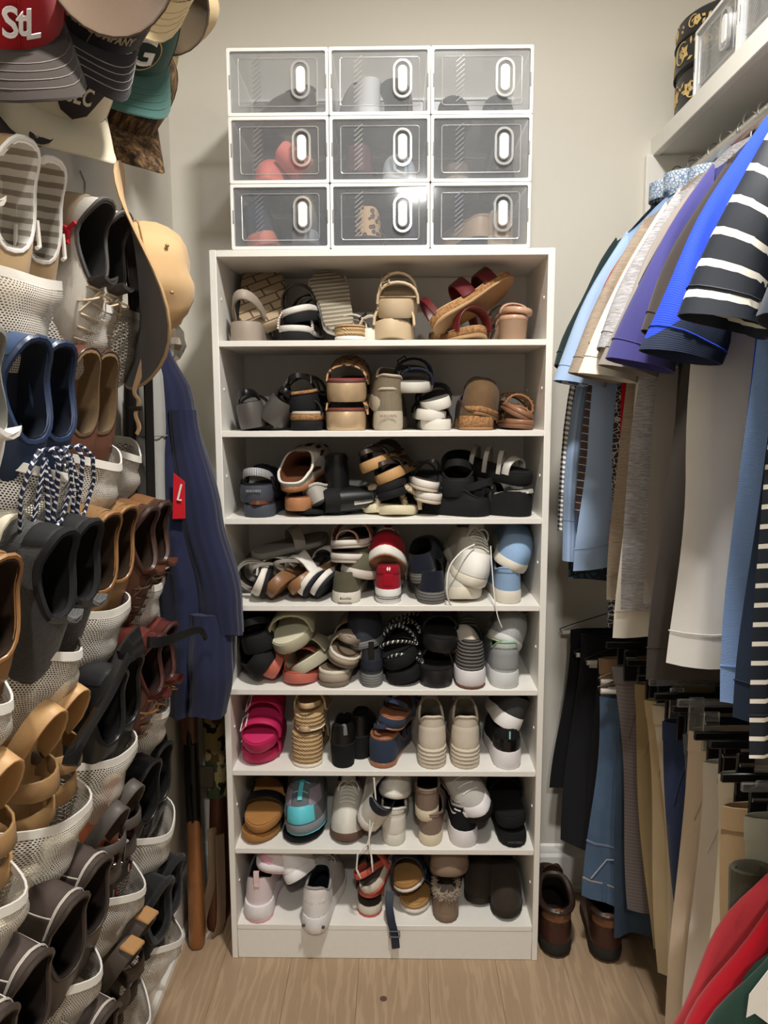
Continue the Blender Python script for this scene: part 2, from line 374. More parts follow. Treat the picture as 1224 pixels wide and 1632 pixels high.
# ---------------------------------------------------------------- clear stacking boxes
BW, BH, BD = .2285, .1445, .30
FRM = mat('plain', (240, 240, 236), rough=.35, bump=.03)
def rrect(w, h, r, n=5):
    p = []
    for cx, cy, a0 in ((w / 2 - r, h / 2 - r, 0), (-w / 2 + r, h / 2 - r, 90), (-w / 2 + r, -h / 2 + r, 180), (w / 2 - r, -h / 2 + r, 270)):
        for k in range(n + 1): a = RD(a0 + 90 * k / n); p.append((cx + r * cos(a), cy + r * sin(a)))
    return p
def frame_grid(outer, inner, y0, y1):
    return [[(x, y0, z) for x, z in outer], [(x, y0, z) for x, z in inner], [(x, y1, z) for x, z in inner], [(x, y1, z) for x, z in outer], [(x, y0, z) for x, z in outer]]
def clear_box(loc, label, rz=0):
    e = empty('clear_shoe_box', label, 'storage box', loc, 'clear stacking shoe boxes'); e.rotation_euler[2] = rz
    W, Hh = BW, BH; off = lambda poly, dx=0, dz=Hh / 2: [(x + dx, z + dz) for x, z in poly]
    MB().grid(frame_grid(off(rrect(W, Hh, .004)), off(rrect(W - .013, Hh - .014, .004)), 0, .014), True).build('front_frame', FRM, e)
    MB().grid(frame_grid(off(rrect(W, Hh, .004)), off(rrect(W - .012, Hh - .012, .004)), BD - .012, BD), True).build('rear_frame', FRM, e)
    cl = m_clear((251, 251, 252), .015, .04, .25)
    for sx in (-1, 1): MB().box((sx * (W / 2 - .004), BD / 2, Hh / 2), (.0016, BD - .026, Hh - .008), .0003).build('side_wall', cl, e)
    MB().box((0, BD / 2, Hh - .004), (W - .012, BD - .026, .0016), .0003).build('lid', cl, e); MB().box((0, BD / 2, .004), (W - .012, BD - .026, .003), .0003).build('bottom', FRM if 0 else cl, e)
    MB().box((0, BD - .006, Hh / 2), (W - .014, .0016, Hh - .014), .0003).build('rear_wall', cl, e)
    d = MB().box((0, .005, Hh / 2), (W - .0145, .0022, Hh - .0155), .0005).build('door', m_clear((248, 250, 253), .02, .085, .06), e)
    ridge = m_clear((250, 250, 250), .35, .35, .15)
    MB().tube([(x, .0035, z) for x, z in off(rrect(W - .05, Hh - .042, .006), 0)], .0011, 6, True).build('panel_ridge', ridge, d)
    hx = W * .225
    MB().grid(frame_grid(off(rrect(.043, .082, .0212, 8), hx, Hh / 2 + .004), off(rrect(.033, .072, .0162, 8), hx, Hh / 2 + .004), -.003, .004), True).build('handle_ring', ridge, d)
    MB().grid([[(x, yy, z) for x, z in off(rrect(w2, h2, w2 / 2 - .0002, 8), hx, Hh / 2 + .004)] for w2, h2, yy in ((.021, .056, .004), (.021, .056, -.002), (.018, .053, -.0035))], True, False, True).build('handle', FRM, d)
    for k in range(9):
        z = .028 + k * .0105
        MB().tube([(-W * .255, .0035, z), (-W * .255 + .019, .0035, z + .016)], .0011, 5).build('grip_ridge', ridge, d)
    for sx in (-1, 1): MB().box((sx * (W / 2 - .0055), -.0005, Hh * .5), (.003, .002, .03), .0006).build('latch', mat('flat', (150, 150, 148)), e)
    return e
words_r = ['bottom', 'middle', 'top']; words_c = ['left', 'centre', 'right']
BOXC = {(0, 0): 'dark shoes with a coral edge', (0, 1): 'a leopard print shoe', (0, 2): 'tan boots', (1, 0): 'coral slippers', (1, 1): 'dark and grey shoes', (1, 2): 'dark brown shoes', (2, 0): 'a grey boot', (2, 1): 'white and grey shoes', (2, 2): 'black shoes'}
BOXES = {}
for r in range(3):
    for c in range(3):
        bx = clear_box(((c - 1) * (BW + .0015) - .003, .004, 1.7982 + r * (BH + .0012)), 'clear box holding %s, %s row %s' % (BOXC[(r, c)], words_r[r], words_c[c]))
        BOXES[(r, c)] = bx
# ---------------------------------------------------------------- footwear builders
NS = 13
TS = [(1 - cos(pi * k / NS)) / 2 for k in range(NS + 1)]
TT = [TS[i] if i <= NS else TS[2 * NS - i] for i in range(2 * NS)]
def outline(L, W, heel=.74, toe=2.1, side=1, waist=.76, rt=.3):
    R = []; Lf = []
    for t in TS:
        b = interp(t, [0, .14, .42, .70, .86, 1], [heel, heel, waist, 1, .95, .8]); c = 1
        if t < .17: c = sqrt(max(0, 1 - ((.17 - t) / .17) ** 2.2))
        if t > 1 - rt: c = max(0, 1 - ((t - 1 + rt) / rt) ** toe) ** (1 / toe)
        cx = side * W * .07 * (sstep(.45, 1, t) - .4 * sstep(0, .45, t) * (1 - sstep(.45, 1, t)))
        R.append((cx + W / 2 * b * c, t * L)); Lf.append((cx - W / 2 * b * c, t * L))
    return R + Lf[1:-1][::-1]
def scl(lp, s, L, sy=None):
    out = []
    for i, (x, y) in enumerate(lp):
        j = i if i <= NS else 2 * NS - i; a = lp[j][0]; b = lp[(2 * NS - j) % (2 * NS)][0]; c = (a + b) / 2
        out.append((c + (x - c) * s, L / 2 + (y - L / 2) * (sy or s)))
    return out
def strip_cap(mb, o, top):
    N2 = 2 * NS
    for k in range(NS):
        a, b = k, k + 1; c, d = (N2 - b) % N2, (N2 - a) % N2
        q = [a, b] + ([c] if c != b else []) + ([d] if d not in (a, c) else [])
        q = [o + i for i in q]; mb.f.append(tuple(q if top else q[::-1]))
def slab(mb, lp, L, zb, zt, rings=((.95, 0), (1, .12), (1.0, .88), (.97, 1))):
    o = len(mb.v); rows = []
    for s, f in rings:
        q = scl(lp, s, L, 1 - (1 - s) * .4); rows.append([(x, y, lerp(zb(TT[i]), zt(TT[i]), f)) for i, (x, y) in enumerate(q)])
    mb.grid(rows, True); strip_cap(mb, o, False); strip_cap(mb, o + (len(rows) - 1) * 2 * NS, True); return mb
def spring(t, a=.012): return a * max(0, (t - .68) / .32) ** 2
def prof(h, t): return lambda u: interp(u, [0, .2, .62, 1], [h, h, t, t])

class Shoe:
    def __init__(s, name, label, cat='shoe', L=.255, W=.09, side=1, group=None, heel=.76, toe=2.1, waist=.78, rt=.3):
        s.r = empty(name, label, cat, group=group); s.L = L; s.W = W; s.lp = outline(L, W, heel, toe, side, waist, rt); s.r['len'] = L
        s.zb = lambda t: 0; s.zt = lambda t: 0
    def sole(s, h, t, m, sp=.010, layers=None, flare=1.0, arch=None, out=None):
        a = arch or (lambda u: 0)
        s.zb = lambda u: a(u) + spring(u, sp); base = prof(h, t); s.zt = lambda u: s.zb(u) + base(u)
        lay = layers or ([(0, .18, out, 'outsole', .98)] if out else []) + [(.16 if out else 0, 1, m, 'sole', 1)]
        for f0, f1, mm, nm, sc in lay:
            slab(MB(), scl(s.lp, sc * flare, s.L), s.L, lambda u: lerp(s.zb(u), s.zt(u), f0), lambda u: lerp(s.zb(u), s.zt(u), f1),
                 ((.95, 0), (1, .15), (1.012, .5), (1, .85), (.97, 1))).build(nm, mm, s.r, 50)
        return s
    def block_heel(s, h, m, t1=.24, taper=.86):
        a = s.zb; lp = s.lp; mb = MB(); rows = []
        pts = [p for p in lp]; n2 = 2 * NS
        ks = [k for k in range(NS + 1) if TS[k] <= t1]; loop = [pts[k] for k in ks] + [pts[(n2 - k) % n2] for k in ks[::-1] if k != 0]
        cy = sum(p[1] for p in loop) / len(loop)
        for f, sc in ((0, taper), (.03, taper), (.5, (1 + taper) / 2), (1, .99)):
            rows.append([(x * sc, cy + (y - cy) * sc, f * (a(y / s.L) + .003)) for x, y in loop])
        mb.grid(rows, True, True, True).build('heel', m, s.r, 40); return s
    def insole(s, m, sc=.94, d=.002):
        slab(MB(), scl(s.lp, sc, s.L), s.L, lambda u: s.zt(u) - .001, lambda u: s.zt(u) + d).build('footbed', m, s.r); return s
    def upper(s, m, lining, y0=.01, y1=.47, wc=.060, hh=.075, ah=.055, th=.085, toe_h=.075, q0=.1, q1=.12, inset=.97, rim=None, rim_r=.0035, nm='upper', bulge=1.0):
        L = s.L; b = scl(s.lp, inset, L, inset * .5 + .5); n2 = 2 * NS; K = []; P1 = []; P0 = []
        for i in range(n2):
            k = i if i <= NS else n2 - i; t = TT[i]; sg = 1 if i <= NS else -1
            zc = interp(t, [0, .42, 1], [hh, ah, th]); z0 = s.zt(b[i][1] / L) - .002
            kx = sg * wc / 2 * max(0, sin(pi * k / NS)) ** .75; ky = lerp(y0 * L, y1 * L, t)
            z1 = lerp(zc * .8, toe_h, sstep(.25, .8, t)); q = lerp(q0, q1, t)
            P0.append(Vector((b[i][0], b[i][1], z0))); K.append(Vector((kx, ky, s.zt(0) * .35 + s.zt(.5) * .65 + zc - .0)))
            P1.append(Vector((lerp(b[i][0] * bulge, kx, q), lerp(b[i][1], ky, q * .6), max(z0 + z1, z0 + .004))))
        s.P = (P0, P1, K)
        mb = MB(); rows = [[s._b(i, u) for i in range(n2)] for u in (0, .1, .22, .36, .5, .66, .82, .93, 1)]
        mb.grid(rows, True); mb.build(nm, m, s.r, 60)
        cK = sum(K, Vector()) / n2; ml = MB(); r2 = [list(K)]
        inn = scl(s.lp, .82, L)
        r2.append([c.lerp(Vector((cK.x, cK.y, c.z)), .09) + Vector((0, 0, .001)) for c in K])
        for f in (.3, .65, 1):
            row = []
            for i in range(n2):
                a = r2[1][i]; e = Vector((inn[i][0], inn[i][1], s.zt(TT[i]) + .004)); tt = f
                z = lerp(a.z, e.z, tt); xy = lerp(a.xy, e.xy, tt ** 2.2); row.append(Vector((xy.x, xy.y, z)))
            r2.append(row)
        o = len(ml.v); ml.grid(r2, True); strip_cap(ml, 4 * n2, True); ml.build('lining', lining, s.r, 70)
        if rim: MB().tube([c + Vector((0, 0, -.001)) for c in K], rim_r, 6, True).build('collar', rim, s.r)
        return s
    def _b(s, i, u):
        a, b, c = s.P[0][i], s.P[1][i], s.P[2][i]; return a * (1 - u) ** 2 + b * (2 * u * (1 - u)) + c * u * u
    def pt(s, a, u, off=0.0):          # a: 0 heel, +-1 toe
        n2 = 2 * NS; f = (a * NS) % n2; i = int(f); d = f - i; i %= n2; j = (i + 1) % n2
        p = s._b(i, u).lerp(s._b(j, u), d)
        if off:
            e = .02; u0 = max(0, u - e); u1 = min(1, u + e); tv = s._b(i, u1) - s._b(i, u0); th = s._b(j, u) - s._b(i, u); n = th.cross(tv)
            if n.length > 1e-9: p = p + n.normalized() * off
        return p
    def patch(s, nm, a0, a1, u0, u1, m, off=.0022, na=15, nu=8, skew=0.0):
        rows = [[s.pt(lerp(a0, a1, i / (na - 1)) + skew * (j / (nu - 1)), lerp(u0, u1, j / (nu - 1)), off * (1 if 0 < i < na - 1 and 0 < j < nu - 1 else .45)) for i in range(na)] for j in range(nu)]
        MB().grid(rows).build(nm, m, s.r); return s
    def laces(s, m, n=5, u0=.97, u1=.6, w=.02, r=.0019, bow=True, ends=0):
        for k in range(n):
            u = lerp(u1, u0, k / max(1, n - 1)); c = s.pt(1, u); c2 = s.pt(1, min(1, u + .05)); path = []
            for q in (-1, -.5, 0, .5, 1): path.append((c.x + q * w, c.y + (c2.y - c.y) * (.5 * q), c.z + .004 - abs(q) ** 2 * .006))
            MB().tube(path, r, 5).build('lace', m, s.r)
        if bow:
            c = s.pt(1, u0) + Vector((0, .004, .006)); mb = MB()
            for sg in (-1, 1):
                mb.tube([c + Vector((sg * .03 * sin(pi * t) * (.4 + t), .02 * t * sin(3 * t) + .004, .012 * sin(2 * pi * t) - .01 * t)) for t in [k / 9 for k in range(10)]], r, 5)
                mb.tube([c, c + Vector((sg * .012, .012, -.002)), c + Vector((sg * .022, .03, -.014)), c + Vector((sg * .03, .036, -.03))], r, 5)
            mb.build('bow', m, s.r)
        return s
    def tongue(s, m, h=.03, w=.04, lean=.3):
        c = s.P[2][NS]; rows = []
        for u in (0, .25, .5, .75, 1):
            z = c.z - .012 + (h + .012) * u; y = c.y + .012 - .006 * u - lean * h * u
            ww = w / 2 * (1 - .25 * u ** 4); rows.append([(x * ww, y - abs(x) ** 2 * .008, z - (abs(x) ** 3) * .004) for x in (-1, -.6, 0, .6, 1)])
        back = [[(x, y - .006, z) for x, y, z in r] for r in rows]
        mb = MB(); mb.grid([r + b[::-1] for r, b in zip(rows, back)], True, True, True).build('tongue', m, s.r); return s
    def heel_tab(s, m, h=.022, w=.014):
        c = s.P[2][0]; MB().ribbon([s.pt(0, .55, .002), s.pt(0, .8, .002), c + Vector((0, -.004, .004)), c + Vector((0, -.003, h)), c + Vector((0, .004, h * .8))], (1, 0, 0), w, .003).build('pull_tab', m, s.r); return s
    def strap(s, y, h, w, m, slant=0.0, th=.004, buckle=None, inn=1.0, nm='strap', bx=.55, lift=0.0, studs=None, w2=None):
        t = y / s.L; j = min(range(NS + 1), key=lambda k: abs(TS[k] - t)); hw = abs(s.lp[j][0]) * .5 + abs(s.lp[(2 * NS - j) % (2 * NS)][0]) * .5; z0 = s.zt(t) - .006
        n = 11; path = []; wd = []
        for k in range(n):
            a = pi * (1 - k / (n - 1)); path.append(Vector((hw * inn * 1.03 * cos(a), y + slant * cos(a), z0 + lift + (h + .006) * abs(sin(a)) ** .72)))
            wd.append(Vector((0, 1, .18)))
        ws = [lerp(w, w2 or w, abs(sin(pi * k / (n - 1)))) for k in range(n)]
        st = MB().ribbon(path, wd, ws, th).build(nm, m, s.r, 55)
        if buckle:
            k = int(bx * (n - 1)); c = path[k]; tn = (path[k + 1] - path[k - 1]).normalized(); yv = Vector((0, 1, 0)); nn = tn.cross(yv).normalized()
            if nn.z < 0: nn = -nn
            c = c + nn * (th * .5 + .0015); bw = w * .62; bl = .011
            MB().tube([c + yv * (a * bw) + tn * (b * bl) for a, b in ((-1, -1), (1, -1), (1, 1), (-1, 1))], .0017, 5, True).build('buckle', buckle, st)
        if studs:
            for k in range(1, n - 1):
                tn = (path[k + 1] - path[k - 1]).normalized(); nn = tn.cross(Vector((0, 1, 0))).normalized(); nn = nn if nn.z > 0 else -nn
                MB().ball(path[k] + nn * (th * .6), .0042, 6).build('stud', studs, st)
        return s
    def back_strap(s, h, w, m, y1=.36, th=.003, out=.004, wd=.8, buckle=None, sag=0):
        j = min(range(NS + 1), key=lambda k: abs(TS[k] - y1)); hw = s.lp[j][0] * wd; z0 = s.zt(y1); path = []; n = 13
        for k in range(n):
            a = pi * k / (n - 1); yy = y1 * s.L - (y1 * s.L + out) * sin(a) ** .8
            path.append(Vector((hw * cos(a), yy, z0 + .004 + h * sin(a) ** .6 - sag * sin(a) ** 4)))
        st = MB().ribbon(path, Vector((0, .25, 1)), w, th).build('heel_strap', m, s.r, 55)
        if buckle: MB().tube([path[2] + Vector((.003, a * .008, b * w * .7)) for a, b in ((-1, -1), (1, -1), (1, 1), (-1, 1))], .0015, 5, True).build('buckle', buckle, st)
        return s
    def thong(s, m, y=.72, h=.045, w=.012, m2=None):
        z0 = s.zt(.5); p = Vector((0, y * s.L, s.zt(y))); top = p + Vector((0, -.012, .022))
        for sg in (-1, 1):
            e = Vector((sg * s.W * .42, .40 * s.L, s.zt(.4) - .002)); mid = top.lerp(e, .5) + Vector((sg * .008, 0, h * .55))
            pts = [top.lerp(mid, a).lerp(mid.lerp(e, a), a) for a in [k / 6 for k in range(7)]]
            MB().ribbon(pts, Vector((sg * -.3, 1, .6)), w, .004).build('strap', m, s.r)
        MB().tube([p, top], .0035, 6).build('toe_post', m2 or m, s.r); return s
    def fur(s, m, n=420, ln=.014, loop=None, seed=1):
        K = s.P[2]; c = sum(K, Vector()) / len(K); rn = random.Random(seed); mb = MB()
        for q in range(n):
            f = rn.random() * 2 * NS; i = int(f) % (2 * NS); p = K[i].lerp(K[(i + 1) % (2 * NS)], f - int(f)); o = (p - c); o.z = 0; o.normalize()
            p = p + Vector((0, 0, rn.uniform(-.012, .004))) + o * rn.uniform(-.004, .003); d = (o * rn.uniform(-.3, 1.1) + Vector((rn.uniform(-.5, .5), rn.uniform(-.5, .5), rn.uniform(-.5, .9)))).normalized()
            t = d.orthogonal().normalized(); b = d.cross(t); r = .0022; mb.add([p + t * r, p - t * r * .5 + b * r, p - t * r * .5 - b * r, p + d * ln * rn.uniform(.5, 1)], [(0, 1, 3), (1, 2, 3), (2, 0, 3)])
        o = mb.build('fur_cuff', m, s.r); o['kind'] = 'stuff'; return s
    def place(s, px, py, Y=.02, yaw=0, pitch=0, roll=0, toe=False, tier=None, dz=0, back=False):
        p = at(px, py, Y)
        if tier is not None: p.z = TZ[tier - 1] + .0008 + dz
        k = tier - 1 if tier is not None else min(range(8), key=lambda i: abs(TZ[i] + .07 - p.z))
        return s.fit(p, yaw, pitch, roll, toe, (-.383, .383, TZ[k] + .0005, (TZ[k - 1] - .0145) if k else 1.780, .2885))
    def fit(s, p, yaw, pitch, roll, toe, lim):      # keep the shoe inside its compartment
        sz = 1.0
        for it in range(16):
            s.put(p, yaw, pitch, roll, toe); s.r.matrix_world = s.r.matrix_world @ Matrix.Diagonal((1, 1, sz, 1))
            M = s.r.matrix_world; vs = []
            for o in s.r.children:
                vs += [M @ v.co for v in list(o.data.vertices)[::2]]
                for c in o.children: vs += [M @ v.co for v in list(c.data.vertices)[::2]]
            inn = [v for v in vs if v.y > 0] or vs; ok = True
            if min(v.x for v in vs) < lim[0] - .0005: p = p + Vector((lim[0] - min(v.x for v in vs), 0, 0)); ok = False
            elif max(v.x for v in vs) > lim[1] + .0005: p = p + Vector((lim[1] - max(v.x for v in vs), 0, 0)); ok = False
            if max(v.y for v in vs) > lim[4] + .0005: p = p + Vector((0, lim[4] - max(v.y for v in vs), 0)); ok = False
            lo = min(v.z for v in inn)
            if lo < lim[2] - .0005: p = p + Vector((0, 0, lim[2] - lo)); ok = False
            top = max(inn, key=lambda v: v.z)
            if top.z > lim[3] + .0005:
                ok = False
                if it < 6 and top.y > p.y + .1 and pitch > -6: pitch -= 3
                else: sz *= max(.82, 1 - (top.z - lim[3]) / max(.05, top.z - p.z))
            if ok: break
        return s
    def put(s, p, yaw=0, pitch=0, roll=0, toe=False):
        M = Matrix.Translation(p) @ Matrix.Rotation(RD(yaw), 4, 'Z') @ Matrix.Rotation(RD(pitch), 4, 'X') @ Matrix.Rotation(RD(roll), 4, 'Y')
        if toe: M = M @ Matrix.Rotation(pi, 4, 'Z') @ Matrix.Translation((0, -s.L, 0))
        s.r.matrix_world = M; return s
    def axes(s, p, ydir, zdir, toe=False):
        y = Vector(ydir).normalized(); z = Vector(zdir); z = (z - y * z.dot(y)).normalized(); x = y.cross(z)
        M = Matrix(((x.x, y.x, z.x, p[0]), (x.y, y.y, z.y, p[1]), (x.z, y.z, z.z, p[2]), (0, 0, 0, 1))); s.r.matrix_world = M; return s
# ---- ready kinds
def sneaker(label, up, sole, lin, lace=None, L=.26, W=.092, th=(.034, .024), out=None, rim=None, side=1, name='sneaker', toe_h=.07, hh=.078, ah=.058, tongue=True, patches=(), tab=None, sp=.012, flare=1.0, wc=.062, y1=.46, thr=.082, group=None, n=5, bow=True, toe=2.1, rim_r=.0035):
    s = Shoe(name, label, 'shoe', L, W, side, group, toe=toe); s.sole(th[0], th[1], sole, sp, out=out, flare=flare); s.upper(up, lin, y1=y1, wc=wc, hh=hh, ah=ah, th=thr, toe_h=toe_h, rim=rim, rim_r=rim_r)
    for p in patches: s.patch(*p)
    if tongue: s.tongue(tongue if not isinstance(tongue, bool) else up)
    if lace: s.laces(lace, n, bow=bow)
    if tab: s.heel_tab(tab)
    return s
def slipon(label, up, sole, lin, L=.255, W=.09, th=(.028, .02), side=1, rim=None, name='slip_on_shoe', hh=.062, ah=.05, thr=.068, toe_h=.06, y1=.45, patches=(), out=None, flare=1.0, toe=2.1, group=None, wc=.06, rim_r=.0035):
    s = Shoe(name, label, 'shoe', L, W, side, group, toe=toe); s.sole(th[0], th[1], sole, .008, out=out, flare=flare); s.upper(up, lin, y1=y1, hh=hh, ah=ah, th=thr, toe_h=toe_h, rim=rim, wc=wc, rim_r=rim_r)
    for p in patches: s.patch(*p)
    return s
def slide(label, sole, bed, straps, L=.25, W=.092, th=(.03, .025), side=1, name='sandal', layers=None, sp=.008, back=None, heel=.8, out=None, arch=None, group=None, waist=.82, flare=1.0, blk=None, toe=2.2):
    s = Shoe(name, label, 'sandal', L, W, side, group, heel=heel, waist=waist, toe=toe); s.sole(th[0], th[1], sole, sp, layers=layers, out=out, arch=arch, flare=flare)
    if bed: s.insole(bed)
    if blk: s.block_heel(*blk)
    for st in straps: s.strap(*st[:4], **(st[4] if len(st) > 4 else {}))
    if back: s.back_strap(*back[:3], **(back[3] if len(back) > 3 else {}))
    return s
ARCH = lambda h: (lambda u: h * (1 - sstep(.12, .66, u)))
# ---------------------------------------------------------------- shoes on the shelf unit
P = lambda *c, **k: mat('plain', tuple(c), **k)
RB = lambda *c, **k: mat('plain', tuple(c), rough=.8, spec=.25, bump=.5, **k)
LE = lambda *c, **k: mat('leather', tuple(c), rough=k.pop('rough', .38), **k)
SU = lambda *c, **k: mat('suede', tuple(c), rough=.9, spec=.15, **k)
KN = lambda *c, **k: mat('knit', tuple(c), rough=.85, spec=.2, **k)
CK = mat('cork', (176, 132, 86), (112, 76, 44), rough=.85); TANSOLE = mat('ribs', (176, 146, 106), (150, 120, 84), rough=.8, s=.8)
ROPE = mat('rope', (214, 186, 142), (150, 118, 78), rough=.9)
BLK = RB(22, 22, 23); BLK2 = LE(20, 20, 21); BLKL = P(10, 10, 11, rough=.9); WHT = P(228, 226, 222, rough=.5); CRM = P(214, 206, 190, rough=.6); OFFW = P(222, 218, 206, rough=.55)
SILV = m_metal((205, 203, 198)); GOLD = m_metal((206, 170, 118), .3); GRYL = P(120, 118, 114, rough=.85)
def heel_text(s, txt, size, z, m, y=-.002):
    text_mesh(txt, size, m, 'lettering', s.r, Matrix.Translation((0, y, z)) @ Matrix.Rotation(pi / 2, 4, 'X'), .0003)
# tier 1
TP = P(160, 147, 134, rough=.5)
slide('taupe platform sandal with raised heel strap at left end of top tier', TP, P(140, 126, 112), [(.16, .05, .03, TP)], th=(.046, .03), W=.092, back=(.07, .024, TP, dict(wd=.95, y1=.5, th=.005))).place(388, 541, .015, tier=1)
s = slide('upturned taupe shoe showing its cracked round sole, top tier left', mat('blocks', (170, 150, 122), (96, 80, 62), rough=.8), TP, [(.15, .05, .03, TP)], L=.215, W=.115, th=(.03, .028), heel=.95, waist=.98)
s.put(at(412, 541, .09) + Vector((0, 0, .045)), 180, 128, 0); s.r.location.z = TZ[0] + .045
BW2 = [(0, .62, RB(26, 28, 30), 'outsole', 1), (.6, 1, P(215, 212, 206), 'rim', 1.02)]
slide('black strappy sandal with thin white rim, upper of stack on top tier', BLK, BLKL, [(.13, .04, .02, BLK2), (.17, .045, .014, P(205, 203, 200)), (.08, .06, .016, BLK2, dict(slant=.02)), (.20, .035, .016, BLK2)], th=(.038, .03), layers=BW2).place(468, 516, .03, yaw=-14, roll=-14, pitch=6)
RW = mat('ropelace', (220, 214, 206), (120, 30, 38), s=.006)
slide('black sandal with red and white woven strap, lower of stack on top tier', BLK, BLKL, [(.15, .04, .02, BLK2), (.05, .045, .016, RW, dict(slant=.02, buckle=SILV, bx=.8))], th=(.036, .03), layers=BW2).place(465, 541, .012, tier=1, yaw=-4)
RIBS = mat('yribs', (178, 170, 152), (120, 112, 96), rough=.7); PB = LE(206, 194, 180, rough=.35)
s = slide('pale beige sandal tipped up with ribbed sole showing, top tier', RIBS, P(226, 222, 214), [(.15, .055, .045, PB), (.06, .06, .014, BLK2)], L=.19, W=.095, th=(.022, .02), layers=[(0, .55, RIBS, 'outsole', 1), (.5, 1, WHT, 'rim', 1.03)])
s.put(at(543, 541, .06), 205, 122, -14); s.r.location.z = TZ[0] + .03
slide('beige wedge sandal with rope wrapped sole under ribbed sandal, top tier', ROPE, P(190, 150, 104), [(.15, .04, .05, PB), (.08, .035, .02, PB)], th=(.036, .026), layers=[(0, .28, WHT, 'outsole', 1.02), (.25, .92, ROPE, 'wedge', .99), (.9, 1, P(196, 158, 112), 'rim', 1.01)]).place(557, 541, .012, tier=1)
slide('cream sandal with black buckled straps beside stacked beige slides, top tier', OFFW, CRM, [(.04, .035, .03, PB, dict(buckle=BLK, bx=.3)), (.09, .04, .028, PB, dict(buckle=BLK, bx=.3))], W=.07, th=(.03, .024)).place(590, 541, .05, tier=1)
EV = P(205, 184, 152, rough=.55)
for lb, a in (('beige foam slide with two buckled straps, upper of stack on top tier', dict(px=634, py=513, toe=True, pitch=17)), ('beige foam slide lying beneath its mate on top tier', dict(px=628, py=541, tier=1, toe=True))):
    px, py = a.pop('px'), a.pop('py')
    slide(lb, EV, P(214, 196, 166), [(.20, .04, .042, EV, dict(buckle=EV, th=.006, bx=.75)), (.135, .054, .042, EV, dict(buckle=EV, th=.006, bx=.75))], W=.098, th=(.046, .042), heel=.85, L=.245).place(px, py, .01, **a)
BG = LE(92, 24, 30); CKL = [(0, .3, TANSOLE, 'outsole', 1.02), (.28, .92, CK, 'cork_bed', 1), (.9, 1, P(190, 160, 120), 'footbed', .99)]
slide('burgundy strap cork sandal propped diagonally, top tier right', CK, None, [(.17, .05, .036, BG, dict(buckle=SILV, bx=.3)), (.11, .06, .036, BG), (.02, .06, .016, BG)], L=.235, W=.09, th=(.03, .024), layers=CKL).axes(at(684, 536, .055) + Vector((.015, 0, .012)), (.86, .22, .50), (-.42, .42, .78))
slide('burgundy strap cork sandal lying flat under propped one, top tier right', CK, None, [(.19, .05, .036, BG), (.13, .06, .036, BG)], L=.24, W=.09, th=(.034, .026), layers=CKL).place(768, 541, .015, tier=1, toe=True, yaw=24)
RG = LE(196, 158, 132, rough=.3); GL = mat('cork', (190, 170, 160), (120, 100, 96), rough=.3, metal=.6)
slide('rose gold heeled sandal, upper of stack at right of top tier', RG, P(178, 128, 100), [(.18, .04, .03, GL), (.08, .022, .02, RG)], W=.085, th=(.014, .012), arch=ARCH(.012)).place(830, 507, .012, roll=7, yaw=4)
slide('rose gold sandal with low block heel at right of top tier', RG, P(178, 128, 100), [(.18, .045, .03, GL), (.09, .03, .02, RG)], W=.085, th=(.012, .01), arch=ARCH(.045), blk=(.045, P(150, 122, 98))).place(822, 541, .012, tier=1)
# tier 2
DG = P(82, 78, 74, rough=.4, spec=.5); DGS = [(.17, .045, .03, LE(48, 46, 44))]
slide('dark grey wedge slingback at left end of second tier', DG, P(30, 28, 27), DGS, W=.082, th=(.062, .036), back=(.03, .016, BLK2)).place(386, 687, .02, tier=2, roll=-10, yaw=6, dz=.006)
slide('dark grey wedge slingback leaning over beside its mate, second tier', DG, P(30, 28, 27), DGS, W=.082, th=(.062, .036), back=(.03, .016, BLK2)).place(424, 687, .02, tier=2, roll=34, yaw=-10, dz=.018)
BCK = [(0, .55, RB(24, 24, 25), 'outsole', 1), (.53, .86, CK, 'cork_band', 1.01), (.84, 1, P(196, 184, 168), 'rim', 1.01)]
slide('black strap sandal, upper of stack on second tier', BLK, BLKL, [(.16, .05, .03, BLK2), (.08, .04, .022, BLK2, dict(buckle=SILV, bx=.25))], th=(.05, .03), W=.098, layers=[(0, .86, RB(24, 24, 25), 'outsole', 1), (.85, 1, CK, 'cork_band', 1.02)], back=(.04, .012, BLK2, dict(buckle=SILV))).place(480, 657, .018, roll=-6, pitch=4)
slide('black sandal with cork band, lower of stack on second tier', BLK, BLKL, [(.16, .05, .03, BLK2), (.03, .03, .012, BLK2)], th=(.046, .03), W=.096, layers=BCK).place(486, 687, .012, tier=2)
GD = mat('leather', (206, 178, 142), rough=.32, metal=.35); LEO = mat('leopard', (196, 158, 116), (40, 28, 20), (92, 62, 40), rough=.6)
for lb, a in (('gold platform slide with leopard upper, upper of stack on second tier', dict(px=551, py=641, pitch=5)), ('gold platform slide with leopard upper under its mate, second tier', dict(px=550, py=687, tier=2))):
    px, py = a.pop('px'), a.pop('py')
    slide(lb, GD, P(150, 72, 66), [(.13, .052, .11, LEO, dict(th=.005)), (.04, .035, .012, LEO)], W=.104, th=(.052, .042), heel=.92, waist=.95, toe=3, layers=[(0, .86, GD, 'platform', 1), (.84, 1, P(90, 50, 42), 'rim', .97)]).place(px, py, .012, **a)
KH = KN(142, 130, 110, c2=(100, 90, 74)); KHS = RB(186, 176, 156)
slipon('khaki knit slip-on shoe, upper of stack on second tier', KH, KHS, P(90, 80, 66), W=.094, th=(.036, .026), rim=KHS).place(618, 660, .02, roll=6, pitch=8, yaw=6)
s = slipon('khaki knit slip-on with lettered heel under its mate, second tier', KH, KHS, P(90, 80, 66), W=.094, th=(.046, .03), rim=KHS).place(619, 687, .012, tier=2)
